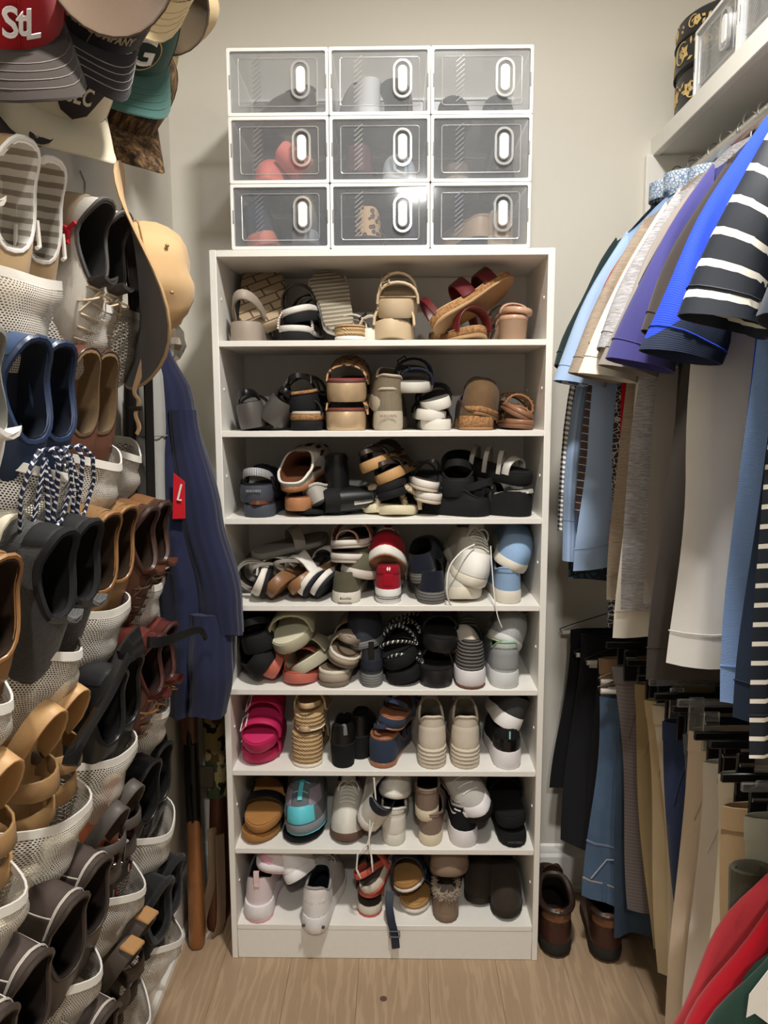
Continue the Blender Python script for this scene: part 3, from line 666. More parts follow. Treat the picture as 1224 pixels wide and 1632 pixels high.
heel_text(s, 'SKECHERS', .009, .034, P(120, 60, 52), -.006)
NV = KN(36, 40, 54); GWS = P(222, 218, 208, rough=.6)
slide('navy double strap sandal on white sole topping the second tier pile', GWS, P(120, 116, 112), [(.20, .032, .036, NV, dict(buckle=P(28, 30, 40), bx=.7, th=.006)), (.14, .046, .036, NV, dict(buckle=P(28, 30, 40), bx=.7, th=.006))], W=.098, th=(.03, .026), L=.24).place(664, 632, .02, toe=True, pitch=14, yaw=4)
for lb, px, py, kw in (('white soled grey sandal tilted on top of two more, second tier', 699, 655, dict(roll=-14, pitch=6)), ('grey sandal with white sole in middle of stack, second tier', 688, 671, dict(roll=6)), ('grey sandal with white sole at bottom of stack, second tier', 697, 687, dict(tier=2))):
    slide(lb, GWS, P(88, 84, 78), [(.16, .03, .034, KN(70, 68, 64)), (.10, .03, .024, KN(30, 30, 32))], W=.09, th=(.026, .02), L=.235).place(px, py, .014, **kw)
OB = SU(112, 88, 62, c2=(82, 62, 42))
s = Shoe('clog', 'brown suede clog with cork sole, upper of stack on second tier', 'clog', .245, .096, heel=.85); s.sole(.026, .022, CK, .014, layers=[(0, .35, P(132, 98, 66), 'outsole', 1.0), (.33, 1, CK, 'cork_bed', 1)]).upper(OB, P(60, 48, 36), hh=.012, ah=.035, th=.07, y0=.0, y1=.5, wc=.075, toe_h=.07); s.strap(.14, .062, .018, OB, buckle=SILV, bx=.7)
s.place(768, 672, .012, toe=True, roll=9, pitch=7)
s = Shoe('clog', 'brown suede clog with cork sole beneath its mate, second tier', 'clog', .245, .092, heel=.9); s.sole(.034, .026, CK, .01, layers=[(0, .2, P(150, 112, 76), 'outsole', 1.0), (.18, 1, CK, 'cork_bed', 1)]).upper(OB, P(60, 38, 30), hh=.012, ah=.04, th=.055, y0=.0, y1=.52, wc=.08, toe_h=.05); s.place(762, 687, .012, tier=2)
GS = LE(150, 108, 80, rough=.4)
for lb, px, py, kw in (('tan sandal with gold studded straps, upper of stack on second tier', 830, 668, dict(roll=26, pitch=5)), ('tan sandal with gold studded straps, lower of stack on second tier', 838, 687, dict(tier=2, roll=4))):
    slide(lb, GS, P(150, 100, 74), [(.19, .026, .02, GS, dict(studs=GOLD)), (.15, .034, .02, GS, dict(studs=GOLD)), (.09, .036, .018, GS, dict(studs=GOLD))], W=.085, th=(.022, .014), L=.24, layers=[(0, .5, P(120, 82, 60), 'outsole', 1), (.48, 1, GS, 'midsole', 1)]).place(px, py, .014, **kw)
# tier 3
NVS = P(66, 70, 80, rough=.7); FLAG = mat('stripes', (70, 90, 140), (206, 196, 170), s=.004, bump=.5)
s = slide('navy sport sandal with striped heel band, upper of stack on third tier', NVS, P(30, 32, 38), [(.18, .045, .03, KN(30, 32, 42)), (.11, .05, .03, KN(30, 32, 42)), (.05, .03, .02, BLK2)], W=.1, th=(.042, .028), back=(.036, .02, FLAG, dict(wd=.95))).place(405, 802, .012)
heel_text(s, 'SKECHERS', .008, .03, P(170, 172, 176), -.004)
slide('navy sport sandal underneath its mate at left of third tier', NVS, P(30, 32, 38), [(.16, .02, .03, KN(30, 32, 42))], W=.098, th=(.03, .024), back=(.005, .01, LE(110, 66, 44))).place(410, 823, .012, tier=3)
FW = LE(208, 204, 194, rough=.45)
s = slipon('white cutout leather slip-on with tan sole, upper of stack on third tier', FW, LE(176, 118, 78), P(104, 62, 40), W=.096, th=(.014, .012), hh=.012, ah=.03, thr=.062, toe_h=.066, y1=.42, rim=OFFW, wc=.082)
for aa, u in ((.82, .4), (.82, .7), (-.82, .4), (-.82, .7), (1, .72), (.66, .6), (-.66, .6)): s.patch('cutout', aa - .05, aa + .05, u, u + .14, P(60, 52, 44), na=5, nu=4)
s.place(462, 786, .012, yaw=-14, pitch=14)
slide('white leather shoe with stacked tan heel under cutout slip-on, third tier', LE(186, 132, 92), P(120, 74, 48), [(.12, .03, .1, FW)], W=.085, th=(.032, .02)).place(473, 815, .012)
slipon('small grey flat tucked behind tan heel, third tier', LE(170, 166, 158), P(30, 30, 30), P(120, 116, 110), W=.075, L=.2, th=(.008, .008), hh=.045, ah=.03, thr=.03, toe_h=.03, rim=P(190, 186, 178)).place(506, 806, .03, roll=-30, yaw=-20)
def boot(label, px, py, Y, m=BLK2, hgt=.13, heel=.03, lace=False, zipm=None, L=.24, W=.085, wc=.052, **kw):
    s = Shoe('ankle_boot', label, 'boot', L, W, heel=.8, toe=1.9); s.sole(.008, .008, BLK, .012, arch=ARCH(heel)); s.block_heel(heel, BLK); s.upper(m, BLKL, y0=.02, y1=.40, wc=wc, hh=hgt, ah=hgt * .88, th=hgt * .94, toe_h=.06, q0=.05, q1=.35, rim=m)
    if lace: s.laces(BLKL, 6, .8, .35)
    if zipm: s.patch('zip', .02, .075, .25, .98, zipm, na=4, nu=10)
    return s
boot('black lace-up ankle boot standing behind, third tier', 0, 0, 0, lace=True).place(540, 823, .07, tier=3, yaw=8)
boot('black leather ankle boot lying on its side with zip, third tier', 0, 0, 0, zipm=SILV, hgt=.1).axes(at(520, 823, .02) + Vector((0, 0, .034)), (-.28, .9, -.05), (.96, .25, .06))
slide('black flat sandal peeking out at left of the boots, third tier', BLK, BLKL, [(.14, .02, .03, BLK2)], W=.075, th=(.012, .01), L=.22).place(497, 823, .02, tier=3, toe=True)
TW = mat('wood', (204, 164, 112), (166, 124, 78), rough=.6); BT = LE(60, 50, 42)
for lb, px, py, kw in (('black sandal with pale wooden sole leaning highest on third tier pile', 592, 750, dict(yaw=-16, roll=-22, pitch=2)), ('black sandal with pale wooden sole just below the highest, third tier', 620, 768, dict(yaw=-10, roll=-24, pitch=0))):
    slide(lb, TW, P(40, 34, 30), [(.14, .04, .05, BT), (.06, .03, .02, BT, dict(buckle=SILV))], W=.09, th=(.026, .02), L=.23, back=(.02, .012, BT)).place(px, py, .02, **kw)
for lb, px, py, kw in (('flat black sandal squeezed under wooden soled pair, third tier', 622, 783, dict(roll=-24, yaw=-8)), ('thin black sandal directly on top of fluffy slipper, third tier', 624, 795, dict(roll=-16, yaw=-6))):
    slide(lb, BLK, BLKL, [(.15, .035, .03, BLK2)], W=.092, th=(.02, .018), L=.23).place(px, py, .018, **kw)
FUR = mat('fur', (222, 206, 180), (168, 146, 118), rough=.95, spec=.1)
def fluffy(s, y, hw, h, seed):
    rn = random.Random(seed); mb = MB()
    for q in range(900):
        a = rn.uniform(0, pi); yy = y + rn.uniform(-.05, .05); p = Vector((hw * cos(a), yy, s.zt(.5) + h * sin(a) ** .8)); d = Vector((cos(a), rn.uniform(-.5, .5), sin(a) + .2)) + Vector((rn.uniform(-.6, .6), rn.uniform(-.6, .6), rn.uniform(-.4, .4))); d.normalize()
        t = d.orthogonal().normalized(); b = d.cross(t); r = .003; mb.add([p + t * r, p - t * r * .5 + b * r, p - t * r * .5 - b * r, p + d * .013], [(0, 1, 3), (1, 2, 3), (2, 0, 3)])
    o = mb.build('fur_pile', FUR, s.r); o['kind'] = 'stuff'
s = slide('cream fluffy slide slipper at bottom of third tier', P(222, 212, 180), P(226, 216, 186), [(.15, .042, .10, FUR, dict(th=.01))], W=.1, th=(.022, .02), L=.24, name='slipper'); fluffy(s, .15, .05, .046, 3); s.place(636, 823, .01, tier=3, toe=True)
s = slide('second cream fluffy slipper behind the pile, third tier', P(222, 212, 180), P(226, 216, 186), [(.15, .042, .10, FUR, dict(th=.01))], W=.1, th=(.022, .02), L=.22, name='slipper'); fluffy(s, .15, .05, .046, 4); s.place(612, 823, .05, tier=3, toe=True, yaw=4)
LND = [(0, .3, P(190, 176, 158), 'outsole', 1), (.28, 1, P(224, 216, 206), 'midsole', 1.0)]
slide('black slingback with white sole, upper of two on third tier', WHT, P(60, 54, 50), [(.15, .045, .012, BLK2)], W=.082, th=(.026, .018), layers=LND, back=(.05, .008, BLK2)).place(680, 784, .012, roll=12, yaw=4)
slide('black slingback with white sole, lower of two on third tier', WHT, P(60, 54, 50), [(.15, .03, .012, BLK2)], W=.082, th=(.026, .018), layers=LND).place(683, 803, .012, roll=10)
def croc(label, m=BLK, L=.25, W=.1, lin=BLKL, riv=None, back=True):
    s = Shoe('foam_clog', label, 'clog', L, W, heel=.88, waist=.85); s.sole(.036, .03, m, .016).upper(m, lin, y0=.04, y1=.5, wc=.082, hh=.012, ah=.036, th=.07, toe_h=.085, rim=m, rim_r=.003)
    if back: s.back_strap(.05, .018, m, y1=.42, th=.005, wd=.98)
    if riv:
        for sg in (-1, 1): MB().ball((sg * W * .43, .42 * L, s.zt(.4) + .034), (.004, .009, .009), 8).build('rivet', riv, s.r)
    return s
croc('black foam clog with raised heel strap, upper of pair on third tier').place(728, 793, .03, yaw=-6)
croc('black foam clog lying sideways with round rivet, lower of pair on third tier', riv=SILV).axes(at(779, 823, .045) + Vector((0, -.005, .001)), (-.86, .5, 0), (0, 0, 1))
GST = LE(190, 186, 178)
slide('black sandal with silver grey straps, upper of pair on third tier right', BLK, BLKL, [(.05, .03, .02, GST), (.09, .045, .012, GST, dict(slant=.02)), (.13, .05, .012, GST, dict(slant=.02)), (.17, .045, .012, GST, dict(slant=.02))], W=.09, th=(.03, .022), L=.23).axes(at(852, 776, .03) + Vector((-.01, .015, 0)), (-.7, .62, .16), (.1, -.2, 1))
slide('black wedge sandal with white strap, lower of pair on third tier right', BLK, BLKL, [(.17, .045, .04, GST), (.10, .04, .02, BLK2)], W=.085, th=(.062, .022), L=.235, back=(.012, .01, mat('cork', (220, 216, 208), (120, 118, 112), metal=.4))).axes(at(846, 823, .055) + Vector((-.005, -.022, .001)), (-.82, .57, 0), (0, 0, 1))
# tier 4
BWP = [(0, .45, RB(30, 30, 31), 'outsole', 1), (.43, 1, P(226, 220, 208), 'midsole', 1.03)]
for lb, px, kw in (('black sandal standing on edge at far left of fourth tier', 399, dict(roll=-72, yaw=8)), ('black sandal standing on edge second from left, fourth tier', 424, dict(roll=-64, yaw=6))):
    slide(lb, WHT, BLKL, [(.15, .05, .03, KN(64, 60, 56)), (.07, .055, .018, KN(150, 142, 132))], W=.09, th=(.026, .022), L=.235, layers=BWP).place(px, 967, .012, tier=4, dz=.045, **kw)
BRN = LE(150, 112, 76); TB = P(140, 100, 66, rough=.7); WS = LE(226, 222, 214, rough=.4)
slide('tan footbed sandal with white straps tipped on its side, fourth tier', LE(136, 98, 66), TB, [(.15, .055, .03, WS), (.08, .06, .03, WS, dict(slant=.03))], W=.092, th=(.03, .024), L=.245, back=(.05, .01, P(120, 112, 104))).place(440, 967, .008, tier=4, dz=.022, roll=-46, yaw=-14)
slide('tan footbed sandal with white straps leaning to the right, fourth tier', LE(150, 110, 74), TB, [(.16, .055, .03, WS), (.09, .06, .03, WS, dict(slant=-.03)), (.05, .06, .014, WS)], W=.092, th=(.026, .02), L=.24, back=(.06, .01, P(120, 112, 104))).place(470, 944, .02, roll=-38, yaw=-34, pitch=8)
slide('grey thong sandal lying across the back of the sandal pile, fourth tier', P(130, 126, 120), P(110, 106, 100), [(.12, .04, .03, KN(150, 144, 136))], W=.085, th=(.016, .014), L=.21).axes(at(402, 890, .1), (.85, .4, .16), (-.1, -.2, .95))
BWN = [(0, .4, RB(34, 38, 44), 'outsole', 1), (.38, 1, P(226, 222, 214), 'midsole', 1.03)]
for lb, px, py, kw in (('dark shoe with white midsole standing on edge left of olive shoe, fourth tier', 492, 960, dict(roll=-58, yaw=-16)), ('dark shoe with white midsole on edge touching olive shoe, fourth tier', 513, 955, dict(roll=-54, yaw=-14))):
    slide(lb, WHT, KN(34, 38, 46), [(.15, .045, .03, KN(34, 38, 46))], W=.092, th=(.024, .02), L=.24, layers=BWN).place(px, py, .015, **kw)
PK = LE(176, 132, 116); PKS = [(0, .35, P(186, 176, 164), 'outsole', 1), (.33, 1, P(220, 214, 206), 'midsole', 1.02)]
slide('dusty pink slide with pale sole, topmost of stack on fourth tier', WHT, P(60, 46, 42), [(.16, .045, .05, PK), (.22, .025, .012, PK)], W=.098, th=(.026, .022), L=.24, layers=PKS).place(552, 879, .02, toe=True, roll=-4, yaw=-10)
slide('pale sole slide beneath the dusty pink one, fourth tier', WHT, P(60, 46, 42), [(.16, .035, .05, P(150, 130, 116))], W=.096, th=(.03, .024), L=.24, layers=PKS).place(556, 903, .018, toe=True, roll=2)
OL = SU(104, 100, 82, c2=(78, 74, 58))
slipon('olive canvas shoe with white toe tilted over its mate, fourth tier', OL, P(216, 208, 196), P(70, 66, 54), W=.096, th=(.024, .022), L=.25).place(566, 926, .02, toe=True, roll=12, yaw=-6)
s = slipon('olive canvas shoe with small heel label on fourth tier', OL, P(216, 210, 198), P(70, 66, 54), W=.094, th=(.028, .024), hh=.052, L=.25).place(551, 967, .012, tier=4)
MB().box((0, -.0035, .015), (.034, .001, .016), .0003).build('label_patch', P(226, 220, 206), s.r); heel_text(s, 'Blowfish', .0085, .015, P(40, 38, 34), -.0045)
RD_ = SU(168, 22, 42, c2=(140, 14, 32)); ln = lambda s, z: MB().tube([(s.lp[i][0] * 1.022, s.lp[i][1] * 1.0 - (.0035 if TT[i] < .1 else 0), z) for i in list(range(2 * NS - 7, 2 * NS)) + list(range(0, 8))], .0009, 4).build('pinstripe', P(30, 24, 26), s.r)
s = sneaker('red canvas sneaker with white sole standing on fourth tier', RD_, P(230, 228, 224), P(60, 16, 20), lace=WHT, W=.086, th=(.036, .03), hh=.066, L=.255, patches=[('heel_patch', -.22, .22, .45, .86, RD_), ('heel_strip', -.07, .07, .1, .5, RD_)]); s.place(619, 967, .012, tier=4); ln(s, .013); ln(s, .018)
for k in (-1, 1): MB().prism([(0, .006), (.0025, .001), (0, -.006), (-.0025, -.001)], s.pt(0, .72, .003) + Vector((k * .0026, -.001, 0)), (1, 0, 0), (0, .2, 1), -.0006).build('emblem', WHT, s.r)
sneaker('red canvas sneaker on top showing its brown sole, fourth tier', RD_, P(224, 220, 212), P(60, 16, 20), lace=WHT, W=.1, th=(.03, .028), L=.23, out=mat('ribs', (150, 98, 70), (120, 76, 52), rough=.8), patches=[]).place(618, 905, .008, toe=True, pitch=-30)
NVY = SU(34, 38, 52, c2=(24, 27, 38)); GYS = mat('ribs', (112, 112, 108), (80, 80, 78), rough=.85, s=1.4)
slipon('navy suede slip-on with grey sole, lower of pair on fourth tier', NVY, GYS, BLKL, W=.092, th=(.03, .022), L=.265, hh=.056).place(690, 967, .006, tier=4, yaw=2)
slipon('navy suede slip-on with grey sole, upper of pair on fourth tier', NVY, GYS, BLKL, W=.086, th=(.026, .02), L=.255, hh=.05).place(672, 931, .03, yaw=-8, roll=-7, pitch=4)
WK = KN(216, 212, 200, c2=(184, 178, 166)); LW = P(230, 226, 216, rough=.8)
WRUN = sneaker('white knit running shoe with loose laces, upper of pair on fourth tier', WK, P(228, 222, 206), P(170, 166, 158), lace=LW, W=.1, th=(.03, .026), L=.25, hh=.07, name='running_shoe', n=6, patches=[('toe_cap', .74, 1.26, .03, .5, P(228, 225, 218))]).place(757, 945, .012, toe=True, roll=16, pitch=18, yaw=10)
s = sneaker('white knit running shoe lying under its mate, fourth tier', WK, P(224, 216, 198), P(170, 166, 158), lace=LW, W=.1, th=(.034, .03), L=.25, hh=.05, thr=.05, toe_h=.05, name='running_shoe').place(742, 967, .014, tier=4, toe=True)
s = sneaker
BL = KN(150, 178, 210, c2=(120, 148, 182)); BLS = P(222, 216, 202, rough=.7)
slipon('light blue canvas slip-on standing flat at right of fourth tier', BL, BLS, P(60, 60, 60), W=.086, th=(.032, .026), L=.25, rim=BL, patches=[('heel_band', -.25, .25, .62, .95, BL)]).place(813, 967, .012, tier=4)
slipon('light blue canvas slip-on tilted on top of its mate, fourth tier', BL, BLS, P(60, 60, 60), W=.092, th=(.026, .024), L=.25).place(835, 917, .012, roll=24, toe=True, pitch=10)
# tier 5
croc('black foam clog tipped on its side at left of fifth tier', back=False, W=.096).place(404, 1100, .01, tier=5, roll=-52, yaw=-8, dz=.04)
croc('black foam clog lying on top of its mate, left of fifth tier', back=True, W=.096, L=.24).place(405, 1042, .02, roll=-14, yaw=4)
CO = P(190, 104, 88, rough=.55)
slide('coral foam slide standing on edge, fifth tier', CO, CO, [(.15, .05, .06, CO, dict(th=.005))], W=.09, th=(.03, .026), L=.24).place(441, 1085, .03, roll=-62, yaw=14)
slide('coral foam slide lying flat under the sage slides, fifth tier', CO, CO, [(.15, .05, .06, CO, dict(th=.005))], W=.1, th=(.03, .026), L=.245).place(478, 1100, .015, tier=5, toe=True)
SG = P(170, 164, 140, rough=.6); SGB = P(214, 208, 182, rough=.7)
RING = P(226, 222, 214)
def sage(lb, *a, ring=False, **k):
    s = slide(lb, SG, SGB, [(.155, .05, .075, SG, dict(th=.006))], W=.105, th=(.03, .028), L=.245, heel=.88, waist=.9)
    s.place(*a, **k)
    if ring: MB().tube([(-.012 + .016 * cos(t), .155 + .002, s.zt(.6) + .056 + .016 * sin(t) * .35 + .004) for t in [2 * pi * q / 18 for q in range(18)]], .0035, 6, True).build('ring_buckle', RING, s.r)
sage('sage foam slide with round buckle, upper of pair on fifth tier', 466, 1046, .008, toe=True, pitch=24, roll=-16, ring=True)
sage('sage foam slide tucked below its mate, fifth tier', 490, 1078, .02, toe=True, roll=-34, yaw=-8)
TPP = LE(150, 136, 120, rough=.5); TPL = [(0, .35, P(120, 108, 94), 'outsole', 1), (.33, .8, P(168, 154, 136), 'midsole', 1.02), (.78, 1, P(206, 196, 180), 'rim', 1.01)]
slide('taupe strap sandal, upper of pair on fifth tier', TPP, P(110, 94, 78), [(.05, .045, .03, TPP), (.13, .055, .04, TPP), (.18, .045, .03, TPP)], W=.1, th=(.03, .024), L=.24, layers=TPL, back=(.05, .016, TPP)).place(541, 1064, .012, roll=18, yaw=-8, pitch=8)
slide('taupe strap sandal with layered sole, lower of pair on fifth tier', TPP, P(110, 94, 78), [(.16, .05, .04, TPP), (.08, .03, .03, LE(96, 82, 70))], W=.098, th=(.042, .026), L=.24, layers=TPL).place(529, 1100, .01, tier=5, yaw=-6)
NG = KN(58, 60, 68, c2=(40, 42, 48)); NGS = mat('ribs', (128, 128, 126), (96, 96, 96), s=1.6, rough=.85)
sneaker('dark grey knit shoe with ribbed sole standing on fifth tier', NG, NGS, BLKL, W=.076, th=(.034, .026), L=.245, hh=.068, tab=BLK2, tongue=False, patches=[('heel_band', -.3, .3, .1, .45, KN(44, 46, 58))]).place(592, 1100, .012, tier=5)
sneaker('dark grey knit shoe tilted on top of its mate, fifth tier', NG, NGS, BLKL, W=.094, th=(.026, .022), L=.25, tongue=False).place(585, 1043, .03, toe=True, roll=-10, pitch=12)
RPL = mat('ropelace', (28, 28, 30), (206, 204, 198), s=.012)
def rope_sandal(lb, *a, **k):
    s = slide(lb, BLK, BLKL, [(.07, .03, .02, BLK2)], W=.1, th=(.03, .026), L=.25, heel=.88, waist=.9); z = s.zt(.5)
    for y0, y1, h in ((.20, .12, .045), (.12, .20, .045), (.14, .06, .05), (.06, .14, .05)):
        MB().tube([Vector((.05 * cos(t), lerp(y0, y1, k2 / 12), z + h * sin(t) ** .7)) for k2, t in [(q, pi * (1 - q / 12)) for q in range(13)]], .0042, 6, uvs=True).build('rope', RPL, s.r)
    MB().tube([Vector((.045 * cos(t), .06 - .055 * sin(t), z + .004 + .045 * sin(t))) for t in [pi * q / 14 for q in range(15)]], .0042, 6, uvs=True).build('heel_rope', RPL, s.r)
    s.place(*a, **k); return s
rope_sandal('black sandal with speckled rope straps, upper of pair on fifth tier', 636, 1068, .014, roll=-20, yaw=-10, pitch=10)
rope_sandal('black sandal with speckled rope straps, lower of pair on fifth tier', 642, 1100, .014, tier=5, roll=-12, yaw=-8, dz=.008)
CB = P(24, 24, 25, rough=.45)
slide('chunky black slide with thick sole standing on fifth tier', CB, BLKL, [(.11, .062, .1, CB, dict(th=.008, w2=.11))], W=.092, th=(.044, .036), L=.25, heel=.9, waist=.9).place(697, 1100, .008, tier=5)
slide('chunky black slide resting on top of its mate, fifth tier', CB, BLKL, [(.12, .05, .1, CB, dict(th=.008))], W=.1, th=(.036, .03), L=.25, heel=.9, waist=.9).place(702, 1042, .02, roll=6, pitch=10)
GK = mat('ribs', (112, 108, 106), (56, 54, 54), s=1.15, rough=.85, bump=1.0)
sneaker('grey ribbed knit sneaker with chunky white sole, fifth tier', GK, P(226, 222, 224), BLKL, W=.098, th=(.046, .032), L=.255, hh=.086, ah=.07, thr=.09, out=P(110, 72, 58), lace=BLKL, n=3, bow=False, flare=1.04).place(752, 1100, .004, tier=5)
slipon('flat with tan leather sole turned up above grey ribbed sneaker, fifth tier', P(196, 188, 176), LE(170, 104, 66, rough=.55), P(90, 60, 40), W=.085, L=.2, th=(.01, .008), toe=1.5).place(760, 1030, .03, toe=True, pitch=-28, yaw=18)
GM = KN(176, 178, 178, c2=(140, 142, 144)); MT = P(150, 186, 160)
sneaker('grey running shoe with mint lining standing on fifth tier', GM, P(214, 216, 216), P(120, 168, 136), W=.094, th=(.04, .028), L=.255, hh=.086, rim=MT, lace=P(120, 122, 124), name='running_shoe', patches=[('heel_counter', -.28, .28, .08, .55, P(150, 152, 154)), ('heel_stripes', -.2, .2, .62, .86, KN(206, 208, 206, c2=(150, 170, 156)))], flare=1.02).place(807, 1100, .008, tier=5)
sneaker('grey running shoe with pale green tread tilted on top, fifth tier', GM, P(206, 208, 204), P(120, 168, 136), W=.094, th=(.034, .026), L=.25, lace=P(120, 122, 124), out=mat('cork', (190, 200, 150), (150, 156, 130)), name='running_shoe').place(826, 1037, .014, roll=26, toe=True, pitch=-4)
# tier 6
MG = P(184, 30, 86, rough=.55)
WBK = P(226, 214, 214)
def magenta(lb, *a, **k):
    slide(lb, MG, P(196, 38, 96), [(.185, .04, .036, MG, dict(th=.005, buckle=WBK, bx=.82)), (.12, .052, .04, MG, dict(th=.005, buckle=WBK, bx=.82))], W=.1, th=(.036, .03), L=.245, heel=.86, waist=.88).place(*a, **k)
magenta('bright magenta double strap slide, upper of pair on sixth tier', 413, 1206, .008, toe=True, pitch=22)
magenta('bright magenta double strap slide beneath its mate, sixth tier', 412, 1230, .02, tier=6, toe=True)
ES = LE(196, 168, 130)
def espad(lb, th, *a, **k):
    slide(lb, ROPE, P(190, 160, 120), [(.16, .05, .04, ES), (.06, .055, .014, ES, dict(buckle=SILV))], W=.088, th=th, L=.235, heel=.9, waist=.86, layers=[(0, .1, P(222, 212, 196), 'outsole', 1.0), (.09, 1, ROPE, 'wedge', 1)], back=(.035, .014, ES)).place(*a, **k)
espad('beige espadrille wedge with rope heel standing on sixth tier', (.085, .03), 488, 1230, .012, tier=6)
espad('beige espadrille wedge resting on top of its mate, sixth tier', (.04, .025), 492, 1166, .012, roll=-3, pitch=4)
boot('black heeled ankle boot with back zip standing on sixth tier', 0, 0, 0, hgt=.08, heel=.055, zipm=P(120, 120, 122), W=.084, wc=.04).place(546, 1230, .01, tier=6)
boot('second black heeled ankle boot behind the zipped one, sixth tier', 0, 0, 0, hgt=.08, heel=.055, W=.08, L=.22, wc=.04).place(572, 1230, .06, tier=6, yaw=-4)
NW = SU(54, 66, 88, c2=(38, 48, 66)); NBR = LE(160, 108, 78)
for lb, th, px, py, kw in (('navy suede wedge sandal standing on sixth tier', (.08, .02), 606, 1230, dict(tier=6, yaw=-12)), ('navy suede wedge sandal lying on top of its mate, sixth tier', (.03, .016), 616, 1163, dict(roll=10, yaw=-16, pitch=-4))):
    slide(lb, NW, NBR, [(.17, .045, .04, NW), (.1, .055, .03, NW, dict(slant=.02))], W=.09, th=th, L=.24, layers=[(0, .16, NBR, 'outsole', 1), (.14, .9, NW, 'wedge', 1), (.88, 1, NBR, 'footbed', .97)], back=(.05, .012, NW)).place(px, py, .012, **kw)
CR = LE(216, 204, 186, rough=.5); CRS = mat('ribs', (214, 202, 184), (188, 176, 158), s=1.0, rough=.6, bump=.6)
for lb, px in (('cream chunky leather sneaker left of its mate on sixth tier', 690), ('cream chunky leather sneaker right of its mate on sixth tier', 743)):
    s = sneaker(lb, CR, CRS, P(150, 140, 124), W=.094, th=(.05, .034), L=.255, hh=.096, ah=.066, thr=.1, rim=P(206, 196, 178), lace=P(206, 196, 178), flare=1.04, tongue=SU(186, 178, 164), patches=[('heel_counter', -.34, .34, .04, .5, P(214, 203, 186)), ('collar_band', -.3, .3, .86, .98, P(222, 212, 196))], side=-1 if px < 700 else 1)
    s.rim = 1; s.place(px, 1230, .012, tier=6, yaw=2 if px < 700 else -2)
BKK = KN(34, 34, 36, c2=(20, 20, 22))
s = sneaker('black sneaker with white sole standing at right of sixth tier', BKK, P(232, 228, 230), BLKL, W=.092, th=(.046, .03), L=.25, hh=.07, patches=[('heel_counter', -.3, .3, .04, .36, mat('plain', (18, 18, 20), rough=.15))], flare=1.02).place(811, 1230, .008, tier=6)
MB().ribbon([s.pt(0, .42, .003), s.pt(0, .62, .003), s.pt(0, .8, .003)], (1, 0, 0), .004, .001).build('reflective_strip', P(150, 200, 186), s.r)
sneaker('black and white sneaker tilted on top at right of sixth tier', KN(60, 60, 60), P(230, 226, 224), BLKL, W=.094, th=(.04, .03), L=.24, hh=.06, thr=.06).place(826, 1164, .01, roll=24, pitch=-2)
# tier 7
TN = SU(178, 128, 74, c2=(150, 104, 58))
for lb, px, py, kw in (('tan suede slide with black strap, upper of pair on seventh tier', 416, 1333, dict(toe=True, pitch=16)), ('tan suede slide beneath its mate at left of seventh tier', 408, 1355, dict(tier=7, toe=True, yaw=-4))):
    slide(lb, TN, TN, [(.165, .04, .035, BLK2, dict(th=.005)), (.1, .055, .045, BLK2)], W=.1, th=(.026, .022), L=.25, heel=.86, waist=.88).place(px, py, .01, **kw)
GT = KN(112, 116, 120, c2=(84, 88, 92)); TQ = P(96, 200, 214, rough=.5)
s = sneaker('grey running shoe with turquoise toe and laces, seventh tier', GT, P(132, 140, 148), P(70, 72, 76), W=.108, th=(.03, .03), L=.26, out=TQ, lace=TQ, n=3, bow=False, name='running_shoe', toe_h=.08, patches=[('toe_bumper', .8, 1.2, .04, .34, TQ), ('toe_overlay', .66, .86, .3, .62, P(140, 130, 146)), ('toe_overlay', 1.14, 1.34, .3, .62, P(140, 130, 146)), ('side_flash', .62, .74, .04, .3, TQ)]).place(485, 1340, .004, toe=True, pitch=6, roll=-5)
MB().ribbon([s.pt(1, .45, .003), s.pt(1, .62, .004), s.pt(1, .8, .005)], (1, 0, 0), .012, .002).build('tongue_stripe', TQ, s.r)
slide('black rubber sandal flat beneath the turquoise running shoe, seventh tier', BLK, BLKL, [(.13, .012, .03, BLK2)], W=.108, th=(.016, .014), L=.25).place(480, 1355, .012, tier=7, toe=True)
WL = LE(214, 210, 200, rough=.5); BSO = RB(120, 92, 76); GUM = P(104, 78, 64)
sneaker('white sneaker with brown sole and long loose laces, seventh tier', WL, GUM, P(120, 114, 104), W=.1, th=(.026, .022), L=.25, lace=LW, n=6).place(557, 1352, .012, tier=7, toe=True, yaw=4)
s = sneaker('white sneaker with navy heel patch tipped over its mate, seventh tier', WL, P(226, 222, 214), P(26, 28, 36), W=.09, th=(.03, .024), L=.235, out=GUM, lace=LW, patches=[('heel_patch', -.3, .3, .5, .98, P(28, 32, 44))]).place(580, 1326, .008, roll=32, pitch=18, yaw=-14)
LACE = P(232, 228, 220, rough=.85)
for nm, pts in (('shoelace', [(596, 1240, .0), (600, 1290, -.004), (586, 1345, -.008), (570, 1362, -.012), (568, 1385, -.012), (575, 1400, -.012)]), ('shoelace', [(590, 1300, -.004), (588, 1345, -.01), (592, 1366, -.012), (594, 1390, -.012)])):
    q = [at(a, b, c) for a, b, c in pts]; pp = []
    for i in range(len(q) - 1): pp += [q[i].lerp(q[i + 1], t) for t in (0, .33, .66)]
    o = MB().tube(pp + [q[-1]], [.0022] * (len(pp) - 2) + [.003, .0022, .0012], 6).build('loose_lace', LACE); o.parent = s.r; o.matrix_parent_inverse = s.r.matrix_world.inverted()
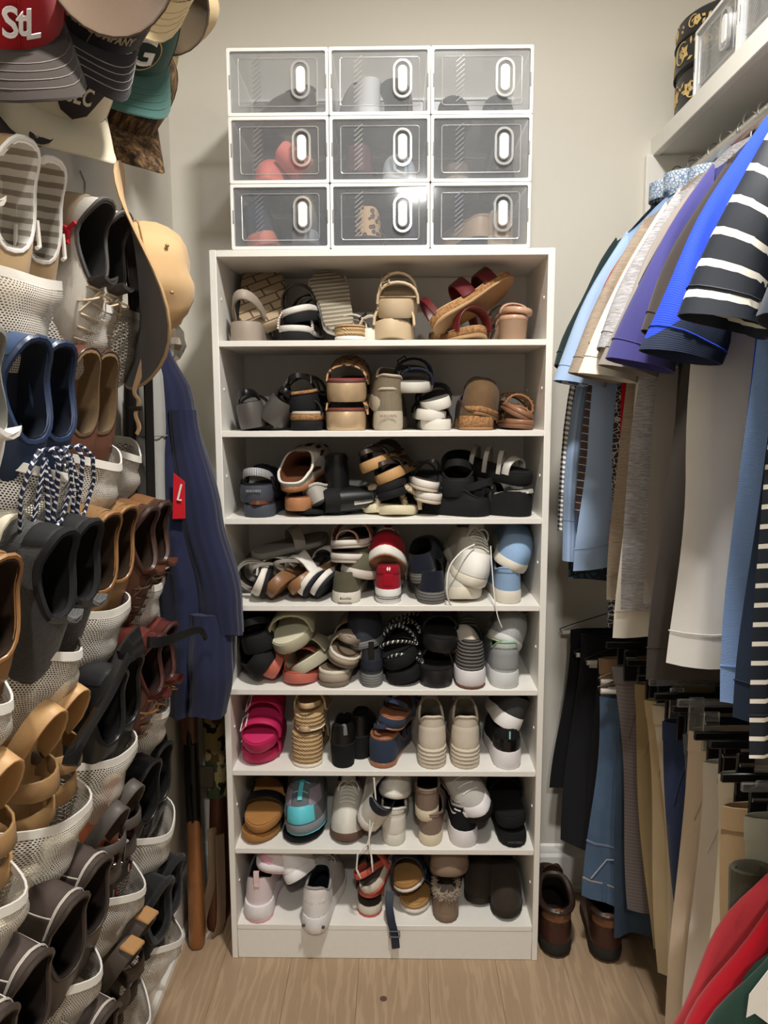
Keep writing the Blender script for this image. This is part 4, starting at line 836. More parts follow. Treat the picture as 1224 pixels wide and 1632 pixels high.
def loose_lace(owner, pts, m=LACE, r=.0021):
    q = [at(*c) for c in pts]; pp = []
    for i in range(len(q) - 1):
        a, b, c, e_ = q[max(0, i - 1)], q[i], q[i + 1], q[min(len(q) - 1, i + 2)]
        pp += [.5 * ((2 * b) + (c - a) * t + (2 * a - 5 * b + 4 * c - e_) * t * t + (3 * b - a - 3 * c + e_) * t ** 3) for t in (0, .25, .5, .75)]
    o = MB().tube(pp + [q[-1]], r, 6).build('loose_lace', m, None); o.parent = owner.r; o.matrix_parent_inverse = owner.r.matrix_world.inverted()
loose_lace(WRUN, [(756, 868, .03), (735, 880, .0), (716, 905, -.006), (712, 940, -.01), (716, 960, .0), (720, 963, .005)])
loose_lace(WRUN, [(782, 870, .02), (786, 930, -.004), (790, 965, -.012), (794, 985, -.014), (800, 1000, -.012)], r=.0014)
WW = LE(230, 226, 216, rough=.45)
s = sneaker('white leather sneaker seen from behind, lower of pair on seventh tier', WW, OFFW, P(150, 146, 138), W=.082, th=(.03, .024), L=.25, hh=.076, rim=WW, lace=LW, patches=[('heel_patch', -.26, .26, .62, .97, WW), ('heel_counter', -.4, .4, .03, .5, WW)]).place(628, 1355, .012, tier=7)
sneaker('white leather sneaker toe forward on top of its mate, seventh tier', WW, OFFW, P(150, 146, 138), W=.088, th=(.024, .022), L=.245, lace=LW).place(630, 1280, .016, toe=True, roll=6)
TS2 = LE(134, 114, 100, rough=.5); TSS = P(220, 208, 182)
for lb, px, py, kw in (('taupe slip-on with cream sole, lower of pair on seventh tier', 684, 1355, dict(tier=7, yaw=-8)), ('taupe slip-on with cream sole stacked on its mate, seventh tier', 680, 1311, dict(yaw=-4, pitch=3))):
    slipon(lb, TS2, TSS, P(44, 34, 30), W=.082, th=(.03, .024), L=.25, hh=.062, rim=TS2, patches=[('heel_band', -.25, .25, .7, .97, LE(150, 130, 118))]).place(px, py, .012, **kw)
BW3 = KN(28, 28, 30, c2=(16, 16, 18)); SWH = P(230, 226, 228)
def swoosh(s, a, u, m, sg=1):
    pl = [(-.03, .004), (-.01, -.006), (.035, .012), (-.008, -.001)]
    rows = [[s.pt(a + sg * x * 6.0, u + y * 9, .002), s.pt(a + sg * x * 6.0, u + y * 9 + w, .0022)] for x, y, w in ((-.035, .004, .01), (-.03, -.006, .07), (-.02, -.010, .09), (0, -.004, .07), (.02, .006, .04), (.04, .016, .01))]
    MB().grid(rows).build('swoosh_mark', m, s.r)
s = sneaker('black sneaker with white sole standing alone on seventh tier', BW3, SWH, BLKL, W=.094, th=(.044, .032), L=.255, hh=.074, ah=.06, rim=P(150, 148, 146), lace=BLKL, tongue=P(160, 158, 156), patches=[('heel_flash', .07, .2, .62, .7, SWH), ('heel_flash', -.2, -.07, .62, .7, SWH)], flare=1.02).place(741, 1355, .008, tier=7); swoosh(s, .34, .5, SWH); swoosh(s, -.34, .5, SWH, -1)
GKT = KN(196, 192, 186, c2=(150, 146, 140))
s = sneaker('grey knit sneaker with black and white sole leaning high, seventh tier', GKT, BLK, P(70, 70, 70), W=.1, th=(.04, .034), L=.25, lace=WHT, n=4, bow=False, patches=[('toe_cap', .78, 1.22, .02, .3, SWH)]).place(782, 1310, .004, toe=True, roll=-26, yaw=28, pitch=22); swoosh(s, .6, .3, SWH)
for a in (.35, .62): s.patch('sole_block', a, a + .16, 0, .16, SWH, off=.003)
slide('plain black sandal squeezed beneath the leaning grey sneaker, seventh tier', BLK, BLKL, [(.15, .05, .05, KN(30, 30, 31))], W=.098, th=(.03, .026), L=.25).place(826, 1322, .018, roll=-6)
s = slide('black sandal with lettered heel at right end of seventh tier', BLK, BLKL, [(.15, .02, .05, KN(30, 30, 31))], W=.092, th=(.03, .026), L=.25).place(822, 1355, .008, tier=7); heel_text(s, 'SKECHERS', .008, .018, P(90, 90, 92), -.004)
# tier 8
PW = KN(226, 212, 214, c2=(204, 188, 192)); PS = P(234, 230, 232); PKO = P(222, 166, 182)
sneaker('pale pink knit sneaker with thick white sole standing on bottom tier', PW, PS, P(70, 62, 64), W=.096, th=(.046, .032), L=.255, hh=.084, tongue=False, out=PKO, tab=P(234, 206, 206), flare=1.06).place(409, 1478, .008, tier=8)
sneaker('pale pink sneaker turned toe forward on top, bottom tier', PW, PS, P(70, 62, 64), W=.1, th=(.04, .036), L=.245, tongue=False, out=PKO, patches=[('toe_flash', .82, 1.1, .02, .2, PKO)], flare=1.04).place(420, 1394, .012, toe=True, roll=10, yaw=-26)
WSN = P(232, 230, 230, rough=.4); WSK = KN(190, 188, 184, c2=(150, 148, 146))
s = sneaker('white and grey sneaker overhanging the bottom tier edge', WSK, WSN, P(24, 30, 40), W=.092, th=(.042, .03), L=.26, hh=.09, rim=P(150, 148, 144), lace=P(200, 198, 194), patches=[('heel_counter', -.4, .4, .02, .9, WSN), ('heel_ridge', -.36, .36, .3, .42, P(222, 220, 220))], flare=1.03).place(499, 1478, -.035, tier=8, yaw=-7)
for sg in (-1, 1): MB().box((sg * .026, .0025, .02), (.008, .006, .006), .001).build('sole_vent', P(70, 70, 74), s.r)
sneaker('white sneaker with black tread tipped beside its mate, bottom tier', WSK, WSN, P(24, 30, 40), W=.092, th=(.036, .03), L=.25, lace=P(200, 198, 194), out=RB(40, 40, 42), patches=[('heel_counter', -.4, .4, .02, .9, WSN)]).place(466, 1412, .012, roll=-34, yaw=-24, pitch=6)
DK = KN(58, 52, 48); CRL = P(190, 88, 74)
def sport(lb, *a, **k):
    s = slide(lb, CRS, P(70, 60, 54), [(.19, .04, .022, DK), (.13, .05, .02, DK, dict(slant=.02)), (.10, .055, .02, CRL, dict(slant=-.02))], W=.084, th=(.026, .02), L=.235, layers=[(0, .25, CRL, 'outsole', 1), (.23, 1, P(206, 196, 180), 'midsole', 1.01)], back=(.04, .016, CRL, dict(wd=.95))); s.place(*a, **k)
sport('sport sandal with coral trim standing on bottom tier', 589, 1478, .03, tier=8)
sport('sport sandal with coral trim tilted on top of its mate, bottom tier', 590, 1428, .022, roll=-24, yaw=-18, pitch=14)
NVB = LE(34, 42, 60); BBD = SU(176, 132, 78)
s = slide('navy strap sandal with tan footbed, upper of pair on bottom tier', WHT, BBD, [(.14, .06, .12, NVB), (.06, .06, .02, NVB)], W=.09, th=(.022, .02), L=.23, layers=[(0, .45, P(222, 216, 208), 'outsole', 1), (.43, 1, BBD, 'footbed_edge', .98)]).place(654, 1427, .02, toe=True, roll=-10, pitch=4)
q = [at(*c) for c in ((622, 1420, .03), (620, 1445, .01), (624, 1470, -.006), (629, 1490, -.012), (631, 1511, -.012))]; pp = []
for i in range(len(q) - 1): pp += [q[i].lerp(q[i + 1], t) for t in (0, .5)]
o = MB().ribbon(pp + [q[-1]], (1, .1, 0), .021, .003).build('hanging_strap', NVB); o.parent = s.r; o.matrix_parent_inverse = s.r.matrix_world.inverted()
c = at(629, 1489, -.0155); bb = MB().tube([c + Vector((a * .013, 0, b * .008)) for a, b in ((-1, -1), (1, -1), (1, 1), (-1, 1))], .002, 5, True).build('buckle', P(30, 32, 40, rough=.3)); bb.parent = o; bb.matrix_parent_inverse = o.matrix_parent_inverse.inverted() @ Matrix.Identity(4) if 0 else (s.r.matrix_world @ o.matrix_parent_inverse).inverted()
slide('navy strap sandal with tan footbed, lower of pair on bottom tier', WHT, BBD, [(.12, .04, .10, NVB)], W=.088, th=(.03, .026), L=.23, layers=[(0, .4, P(222, 216, 208), 'outsole', 1), (.38, 1, mat('ribs', (196, 158, 104), (160, 122, 76), s=1.4), 'footbed_edge', .98)]).place(664, 1478, .035, tier=8, toe=True)
SLP = SU(146, 126, 108, c2=(120, 102, 86)); FUR2 = mat('fur', (196, 178, 156), (140, 120, 100), rough=.95, spec=.1); SLS = RB(128, 108, 92)
s = slipon('taupe suede slipper with fur cuff standing on bottom tier', SLP, SLS, FUR2, W=.09, th=(.022, .018), L=.25, hh=.06, name='slipper', patches=[]); s.fur(FUR2, 700, .016); s.place(711, 1478, .008, tier=8, yaw=-3)
s = slipon('taupe suede slipper lying on top of its mate, bottom tier', SLP, SLS, FUR2, W=.105, th=(.02, .02), L=.24, hh=.05, name='slipper', toe=2.6); s.fur(FUR2, 300, .014, seed=5); s.place(720, 1404, .012, toe=True)
DB = SU(62, 54, 46, c2=(44, 38, 32))
for lb, px, Y in (('dark brown suede clog set back on bottom tier', 768, .07), ('dark brown suede clog at right end of bottom tier', 812, .012)):
    s = Shoe('clog', lb, 'clog', .245 if Y < .05 else .2, .088, heel=.85, toe=2.3); s.sole(.02, .018, RB(46, 40, 34), .012).upper(DB, P(40, 34, 30), hh=.03, ah=.04, th=.07, y0=.02, y1=.44, wc=.07, toe_h=.062, bulge=1.02); s.place(px, 1478, Y, tier=8, toe=True, yaw=-2)
# a stray pair of work boots on the floor
BRW = LE(86, 56, 38, c2=(58, 38, 28), rough=.45); BRT = SU(120, 82, 54); TL = P(46, 36, 28, rough=.8)
for lb, px, py, yaw in (('brown leather work boot beside the shoe shelf', 889, 1530, -3), ('brown leather work boot partly under hanging trousers', 968, 1538, -8)):
    s = Shoe('work_boot', lb, 'boot', .30, .105, heel=.8, group='brown work boots on the floor'); s.sole(.038, .03, RB(40, 38, 36), .012, out=RB(78, 62, 46)); s.upper(BRW, P(34, 26, 20), y0=.01, y1=.44, wc=.086, hh=.10, ah=.098, th=.125, toe_h=.085, q0=.05, q1=.2, rim=LE(52, 38, 30), rim_r=.009)
    s.patch('heel_patch', -.24, .24, .5, .8, BRT, .002); s.patch('heel_counter', -.5, .5, .02, .4, LE(64, 36, 28), .002); s.patch('toe_cap', .72, 1.28, .02, .4, LE(64, 36, 28), .002); s.heel_tab(BRT, .006, .022); s.tongue(LE(70, 48, 34), .03, .06); s.laces(TL, 5, .95, .6, .026, .0024)
    p = at(px, py, 0); d = CAM_F * FPX + CAM_R * (px - 612) + CAM_U * (816 - py); p = CAM_C + d * (-CAM_C.z / d.z); s.put(Vector((p.x, p.y, .0008)), yaw)
# shoes inside the clear boxes
def inbox(rc, s, x, y=.03, yaw=0, pitch=0, roll=0, toe=False, dz=0):
    b = BOXES[rc].location; s.fit(Vector((b.x + x, b.y + y, b.z + .0062 + dz)), yaw, pitch, roll, toe, (b.x - BW / 2 + .006, b.x + BW / 2 - .006, b.z + .006, b.z + BH - .006, b.y + BD - .008))
inbox((2, 0), boot('grey leather ankle boot lying inside top left clear box', 0, 0, 0, m=LE(84, 76, 70), hgt=.06, heel=.02, L=.19), .075, .06, yaw=58)
inbox((2, 1), slipon('white speckled shoe inside top centre clear box', P(214, 210, 204), WHT, GRYL, W=.08, L=.22, toe=2), -.03, .035, yaw=20, pitch=8)
inbox((2, 1), slipon('taupe shoe standing on its heel inside top centre clear box', LE(150, 138, 126), RB(60, 60, 60), GRYL, W=.07, L=.09), .035, .05, pitch=80, yaw=170)
inbox((2, 2), slipon('black flat toe forward inside top right clear box', P(36, 38, 44), BLK, BLKL, W=.085, L=.24, th=(.012, .01), toe_h=.05), -.055, .02, toe=True)
inbox((2, 2), slipon('second black flat inside top right clear box', P(36, 38, 44), BLK, BLKL, W=.08, L=.24, th=(.012, .01), toe_h=.05), .05, .02, toe=True)
COR = P(226, 118, 100)
inbox((1, 0), slipon('coral slipper toe forward inside middle left clear box', COR, COR, P(150, 70, 60), W=.085, L=.24, th=(.014, .012)), -.03, .02, toe=True)
inbox((1, 0), slipon('coral slipper on its side inside middle left clear box', COR, COR, P(150, 70, 60), W=.085, L=.24, th=(.014, .012)), .055, .02, roll=-50, dz=.034)
inbox((1, 1), slipon('dark burgundy shoe inside middle centre clear box', LE(90, 50, 54), BLK, BLKL, W=.085, L=.24), -.05, .02)
inbox((1, 1), slipon('pale grey shoe inside middle centre clear box', P(196, 204, 206), WHT, GRYL, W=.085, L=.24), .045, .02, toe=True)
inbox((1, 2), slipon('flat brown shoe inside middle right clear box', LE(110, 96, 84), P(140, 130, 116), BLKL, W=.085, L=.24, th=(.014, .012), hh=.03, ah=.03, thr=.035), -.05, .02)
inbox((1, 2), slipon('dark grey shoe inside middle right clear box', LE(74, 72, 72), BLK, BLKL, W=.08, L=.24), .055, .02)
inbox((0, 0), sneaker('dark sneaker with coral edge inside bottom left clear box', KN(60, 66, 76), P(222, 128, 104), BLKL, W=.09, L=.24), -.05, .025, roll=-14, dz=.01)
inbox((0, 0), sneaker('dark grey sneaker inside bottom left clear box', KN(80, 88, 98), P(150, 152, 154), BLKL, W=.085, L=.24), .05, .025)
inbox((0, 1), slipon('leopard print flat inside bottom centre clear box', LEO, BLK, BLKL, W=.085, L=.24, hh=.07), -.03, .02)
inbox((0, 1), slipon('dark navy flat inside bottom centre clear box', P(44, 50, 60), BLK, BLKL, W=.08, L=.24), .06, .03)
TBT = LE(176, 148, 116, rough=.4)
inbox((0, 2), boot('tan leather ankle boot inside bottom right clear box', 0, 0, 0, m=TBT, hgt=.06, heel=.02), -.02, .04, yaw=30)
inbox((0, 2), slipon('tan suede shoe inside bottom right clear box', SU(186, 160, 128), P(190, 170, 140), BLKL, W=.085, L=.24), .06, .02, yaw=-6)
# ---------------------------------------------------------------- clothes on the right
CL = lambda *c, **k: mat('cloth', tuple(c), rough=.9, spec=.15, **k)
HE = lambda *c, **k: mat('heather', tuple(c), rough=.92, spec=.12, **k)
def hanger(label, x, y, z, col, drop=.055, half=.165, bar=False, yaw=0, group='hangers on the closet rods', name='coat_hanger', tube=None):
    o = empty(name, label, 'hanger', (x, y, z), group); o.rotation_euler[2] = yaw
    hk = [Vector((.019 * cos(t), 0, .001 + .019 * sin(t))) for t in [RD(a) for a in range(200, -91, -18)]] + [Vector((0, 0, -.03)), Vector((0, 0, -drop))]
    MB().tube(hk, .0017, 6).build('hook', m_metal((150, 150, 148), .35), o)
    k_ = 1.0 if bar else 1.75; pts = [Vector((-half, 0, -drop - .075 * k_)), Vector((-half * .85, 0, -drop - .062 * k_)), Vector((-.03, 0, -drop - .01 * k_)), Vector((0, 0, -drop)), Vector((.03, 0, -drop - .01 * k_)), Vector((half * .85, 0, -drop - .062 * k_)), Vector((half, 0, -drop - .075 * k_))]
    MB().tube(pts, .0032 if not bar else .0015, 6).build('arms', col, o)
    if bar:
        MB().tube([pts[0], Vector((-half + .004, 0, -drop - .085)), Vector((half - .004, 0, -drop - .085)), pts[-1]], .0015, 6).build('bar', col, o)
        if tube: MB().tube([Vector((-half + .006, 0, -drop - .085)), Vector((half - .006, 0, -drop - .085))], .0065, 10).build('cardboard_tube', tube, o)
    return o
def shirt(short, label, m, y, ln=.84, sm=None, sl=1.0, cuff=None, yaw=0.0, z=RODZ, dz=0.0, x=None, hw=.285, longs=False, seed=None, collar=None, sh=.185, name='shirt', hang=True, thick=.02, body=True, fold=1.0, hc=(236, 234, 230)):
    x = RODX if x is None else x; rn = random.Random(seed if seed is not None else short); ph = [rn.uniform(0, 6.28) for _ in range(6)]; ru = rn.uniform
    e = empty(name, label, 'shirt', (x, y, z + dz)); e.rotation_euler[2] = yaw
    N = -.058; nu, nv = 25, 20
    def zt(u):
        a = abs(u); return N - .008 * (1 - sstep(.0, .28, a)) - .115 * sstep(.12, 1.1, a)
    def w(v): return interp(v, [0, .22, .6, 1], [sh, lerp(sh, hw, .62), lerp(sh, hw, .85), hw])
    def pt(u, v, sg):
        zb = N - ln - .012 * sin(u * 3 + ph[0]) * 1.0; zz = lerp(zt(u), zb, v); A = fold * .012 * sstep(.05, .9, v)
        yy = sg * thick * (max(0, 1 - u * u) ** .5) * (.55 + .6 * sstep(0, .3, v)) + A * (sin(5.2 * u + ph[1] + v) + .55 * sin(11 * u + ph[2] - 2 * v) + .3 * sin(19 * u + ph[5] + 4 * v)) * (1 - .25 * abs(u)) + .006 * sin(4 * v + ph[3])
        return (u * w(v) + .006 * sin(7 * v + ph[4]) * abs(u), yy, zz)
    us = [-1 + 2 * i / (nu - 1) for i in range(nu)]; us = [math.copysign(abs(u) ** .8, u) for u in us]
    rows = []; uvs = []
    for j in range(nv):
        v = j / (nv - 1); f = [pt(u, v, -1) for u in us]; b = [pt(u, v, 1) for u in us[::-1]]
        rows.append(f + b[1:-1]); uvs.append([(u * w(v), -v * ln) for u in us] + [(u * w(v), -v * ln) for u in us[::-1][1:-1]])
    if body:
        bo = MB().grid(rows, True, False, False, uvs).build('body', m, e, 80); ri = rows[-2]; MB().tube([(p[0] * 1.004, p[1] * 1.03, p[2] + .012) for p in ri], .0011, 4, True).build('hem_seam', m, bo)
    for sg in (-1, 1):
        if sl <= 0: continue
        S0 = Vector((sh * .96, 0, zt(1) + .012)); A0 = Vector((sh + .02, 0, zt(1) - .17))
        if longs: O1 = Vector((hw + .05, 0, N - longs)); I1 = Vector((hw - .04, 0, N - longs - .01)); mid = Vector((hw + .045, 0, N - .3)); midI = Vector((hw - .05, 0, N - .34))
        else: O1 = Vector((lerp(sh, .335, sl), 0, N - lerp(.12, .395, sl))); I1 = Vector((lerp(A0.x, .225, sl), 0, lerp(A0.z, N - .43, sl))); mid = midI = None
        rows = []; uvs = []; nr = 12; K = 18; ar = 0; pc = None
        for j in range(nr):
            t = j / (nr - 1)
            if mid is not None:
                O = S0 * (1 - t) ** 2 + mid * (2 * t * (1 - t)) + O1 * t * t; I = A0 * (1 - t) ** 2 + midI * (2 * t * (1 - t)) + I1 * t * t
            else: O = S0.lerp(O1, t) + Vector((.012 * sin(pi * t), 0, .012 * sin(pi * t))); I = A0.lerp(I1, t)
            c = (O + I) / 2; h = (O - I) / 2; ar += (c - pc).length if pc else 0; pc = c; th = lerp(thick * .7, thick * (1.5 if not longs else 1.1), t); r = []; uu = []
            for k in range(K):
                a = 2 * pi * k / K; yy = th * sin(a) + .006 * t * sin(3 * cos(a) + ph[5] + 5 * t) + .004 * sin(9 * t + ph[2]) + .007 * sin(pi * t) * sin(5 * t + 4 * cos(a) + ph[3])
                q = c + h * cos(a); r.append((sg * q.x, yy, q.z)); uu.append((cos(a) * h.length, ar))
            rows.append(r); uvs.append(uu)
        so = MB().grid(rows, True, False, False, uvs).build('sleeve', sm or m, e, 80)
        ri = rows[-2]; cx_ = [sum(p[i] for p in ri) / K for i in range(3)]; MB().tube([tuple(cx_[i] + (p[i] - cx_[i]) * 1.012 for i in range(3)) for p in ri], .0011, 4, True).build('hem_seam', sm or m, so)
        inner = [[(lerp(q[0], sum(p[0] for p in rr) / K, f), lerp(q[1], sum(p[1] for p in rr) / K, f), q[2]) for q in rr] for rr, f in ((rows[-1], .0), (rows[-1], .05), (rows[-4], .10))]
        MB().grid(inner, True, False, False, [uvs[-1], uvs[-1], uvs[-4]]).build('cuff_lining', cuff or sm or m, so, 80)
    if collar:
        lp = []
        for k in range(15):
            a = pi * (1.5 + 2 * k / 14) ; lp.append(Vector((.075 * cos(a), .045 * sin(a), N + .014 - .004 * sin(a))))
        MB().ribbon(lp, (0, 0, 1), .04, .003).build('collar', collar, e)
    if hang: hanger('hanger holding ' + short, x, y, z + .0 + dz * .0, mat('flat', hc, rough=.4), yaw=yaw, drop=.055 - dz)
    return e
GIN = mat('gingham', (232, 230, 226), (24, 24, 28), (120, 120, 122), s=.011); BCH = mat('gingham', (226, 230, 236), (52, 78, 130), (140, 156, 190), s=.012)
PLB = mat('plaid', (74, 34, 40), (40, 30, 44), (150, 120, 110), s=.03); PLD = mat('plaid', (50, 58, 78), (70, 44, 36), (206, 200, 190), s=.034)
GBL = mat('vstripes', (150, 172, 200), (128, 150, 182), s=.01, bump=.5); TEA = mat('print', (52, 84, 96), (26, 40, 52), s=1.2, bump=.16)
FLR = mat('print', (26, 30, 44), (190, 186, 178), s=1.8, bump=.035); WFL = mat('print', (196, 204, 212), (110, 134, 166), s=3.2, bump=.1)
shirt('the burgundy plaid shirt', 'dark burgundy plaid shirt at far end of upper rod', PLB, .172, .82, longs=.66, collar=PLB, yaw=RD(24))
shirt('the black gingham shirt', 'black and white gingham long sleeved shirt by the back wall', GIN, .152, .80, longs=.79, x=RODX - .012, collar=GIN, yaw=RD(24))
shirt('the blue striped shirt', 'faded blue striped long sleeved shirt beside the gingham one', GBL, .132, .86, longs=.86, x=RODX - .004, collar=BCH, yaw=RD(24))
shirt('the teal print shirt', 'dark teal patterned shirt among far shirts', TEA, .112, .92, sm=CL(34, 50, 52), cuff=mat('plaid', (64, 42, 34), (24, 24, 26), (120, 90, 60), s=.03), x=RODX - .03, collar=WFL, yaw=RD(24))
shirt('the dark plaid shirt', 'brown and navy plaid shirt hanging behind white sleeve', PLD, .092, .86, longs=.74, x=RODX + .02, collar=BCH, yaw=RD(24))
shirt('the white tee', 'plain white shirt showing a narrow sleeve between green and blue', CL(232, 232, 232), .066, .80, x=RODX - .012, sl=.9, hw=0.25, yaw=RD(20))
shirt('the light blue shirt', 'light blue shirt with honeycomb patterned turned cuffs', CL(164, 190, 226), .035, .87, cuff=mat('print', (92, 118, 160), (206, 216, 230), s=1.1, bump=.07), sl=1.14, x=RODX - .02, collar=WFL, thick=.026, yaw=RD(20))
shirt('the dark floral shirt', 'near black shirt with pale floral print, longest at far end', FLR, -.005, .99, x=RODX + .02, sl=.5, collar=WFL, hw=0.26, yaw=RD(20))
shirt('the red polo', 'bright red shirt beside light blue one', CL(196, 18, 34), -.045, .80, x=RODX - .006, sl=1.06, hw=0.235, yaw=RD(20))
shirt('the green shirt', 'dark green shirt mostly hidden by taupe shirts', CL(46, 74, 60), -.08, .94, x=RODX + .02, sl=.95, hw=0.255, yaw=RD(20))
shirt('the taupe heather shirt', 'taupe heather shirt with folded sleeve next to red one', HE(164, 150, 134, c2=(136, 124, 110)), -.125, .92, x=RODX - .012, sl=1.1, thick=.024, hw=0.235, yaw=RD(14))
shirt('the tan shirt', 'sandy tan shirt with hemmed sleeve beside taupe one', CL(206, 178, 138), -.18, .86, x=RODX - .0, sl=1.0, thick=.024, hw=0.23, yaw=RD(14))
shirt('the cream tee', 'cream white shirt between tan and grey heather shirts', CL(230, 224, 212), -.23, .97, x=RODX - .01, sl=1.12, hw=0.245, yaw=RD(14))
shirt('the grey heather shirt', 'light grey heather shirt with high shoulder near shelf end', HE(184, 182, 184, c2=(128, 126, 130)), -.28, .92, x=RODX - .005, sl=1.0, dz=.012, thick=.026, hw=0.262, yaw=RD(14))
shirt('the taupe grey shirt', 'grey brown shirt hanging behind dark charcoal heather', CL(150, 142, 136), -.33, .86, x=RODX + .0, sl=1.08, hw=0.24, yaw=RD(14))
shirt('the charcoal heather shirt', 'dark charcoal heather shirt under the shelf edge', HE(70, 68, 68, c2=(40, 40, 42)), -.38, 1.02, x=RODX + .01, sl=.9, hw=0.215, yaw=RD(8))
shirt('the pale blue polo', 'slim pale blue shirt squeezed beside charcoal heather', CL(150, 184, 212), -.425, .88, x=RODX + .005, sl=.98, hw=0.21, yaw=RD(8))
shirt('the purple navy polo', 'purple navy shirt with wide hemmed sleeve', CL(66, 66, 122), -.475, .92, x=RODX - .012, sl=1.06, sm=CL(70, 68, 128), thick=.026, hw=0.21, yaw=RD(8))
shirt('the brown charcoal shirt', 'brownish charcoal shirt left of royal blue', CL(62, 56, 52), -.535, .96, x=RODX + .0, sl=.92, hw=0.275, yaw=RD(8))
shirt('the light grey tee', 'light grey tee whose pale body flares below navy sleeves', CL(212, 209, 203), -.60, 0.89, x=RODX - .005, sl=0, hw=0.275, thick=.03, fold=.7, yaw=RD(8))
s_ = shirt('the royal blue polo', 'royal blue polo with navy sleeve panel', mat('pique', (32, 70, 214), (26, 56, 180), rough=.85), -.655, 0.86, sm=mat('split', (32, 68, 206), (30, 42, 66), rough=.85, s=.19), x=RODX - .01, sl=1.1, thick=.03, dz=.01, hw=0.18, yaw=RD(8))
shirt('the sky blue polo', 'sky blue ribbed polo with body showing beside light grey tee', mat('pique', (150, 182, 232), (120, 154, 212), rough=.85), -.715, 0.915, x=RODX + .004, sl=.6, hw=0.235, yaw=RD(8))
shirt('the plain navy tee', 'plain navy tee with long dark body at right', CL(34, 46, 66), -.765, 0.925, x=RODX + .0, sl=.85, hw=0.222, yaw=RD(8))
shirt('the charcoal tee', 'charcoal tee between navy tee and striped polo', CL(48, 46, 48), -.81, .9, x=RODX + .03, sl=.9, hw=0.2, yaw=RD(8))
STR = mat('stripes', (232, 228, 216), (20, 28, 40), s=.027, bump=.76)
shirt('the navy striped polo', 'navy polo with white stripes near the right picture edge', STR, -.865, 0.95, x=RODX - .03, sl=1.08, thick=.026, dz=.03, hw=0.24, yaw=RD(8))
shirt('the dark navy polo', 'dark navy polo in front of striped polo', CL(38, 48, 64), -.985, .92, x=RODX + .005, sl=1.08, thick=.035, dz=.015, yaw=RD(8))
shirt('the grey knit polo', 'grey polo with striped cuff at right picture edge', CL(96, 100, 108), -1.05, .9, x=RODX + .0, sl=1.05, cuff=mat('stripes', (190, 190, 190), (70, 74, 82), s=.02, bump=.3), thick=.03, yaw=RD(8))
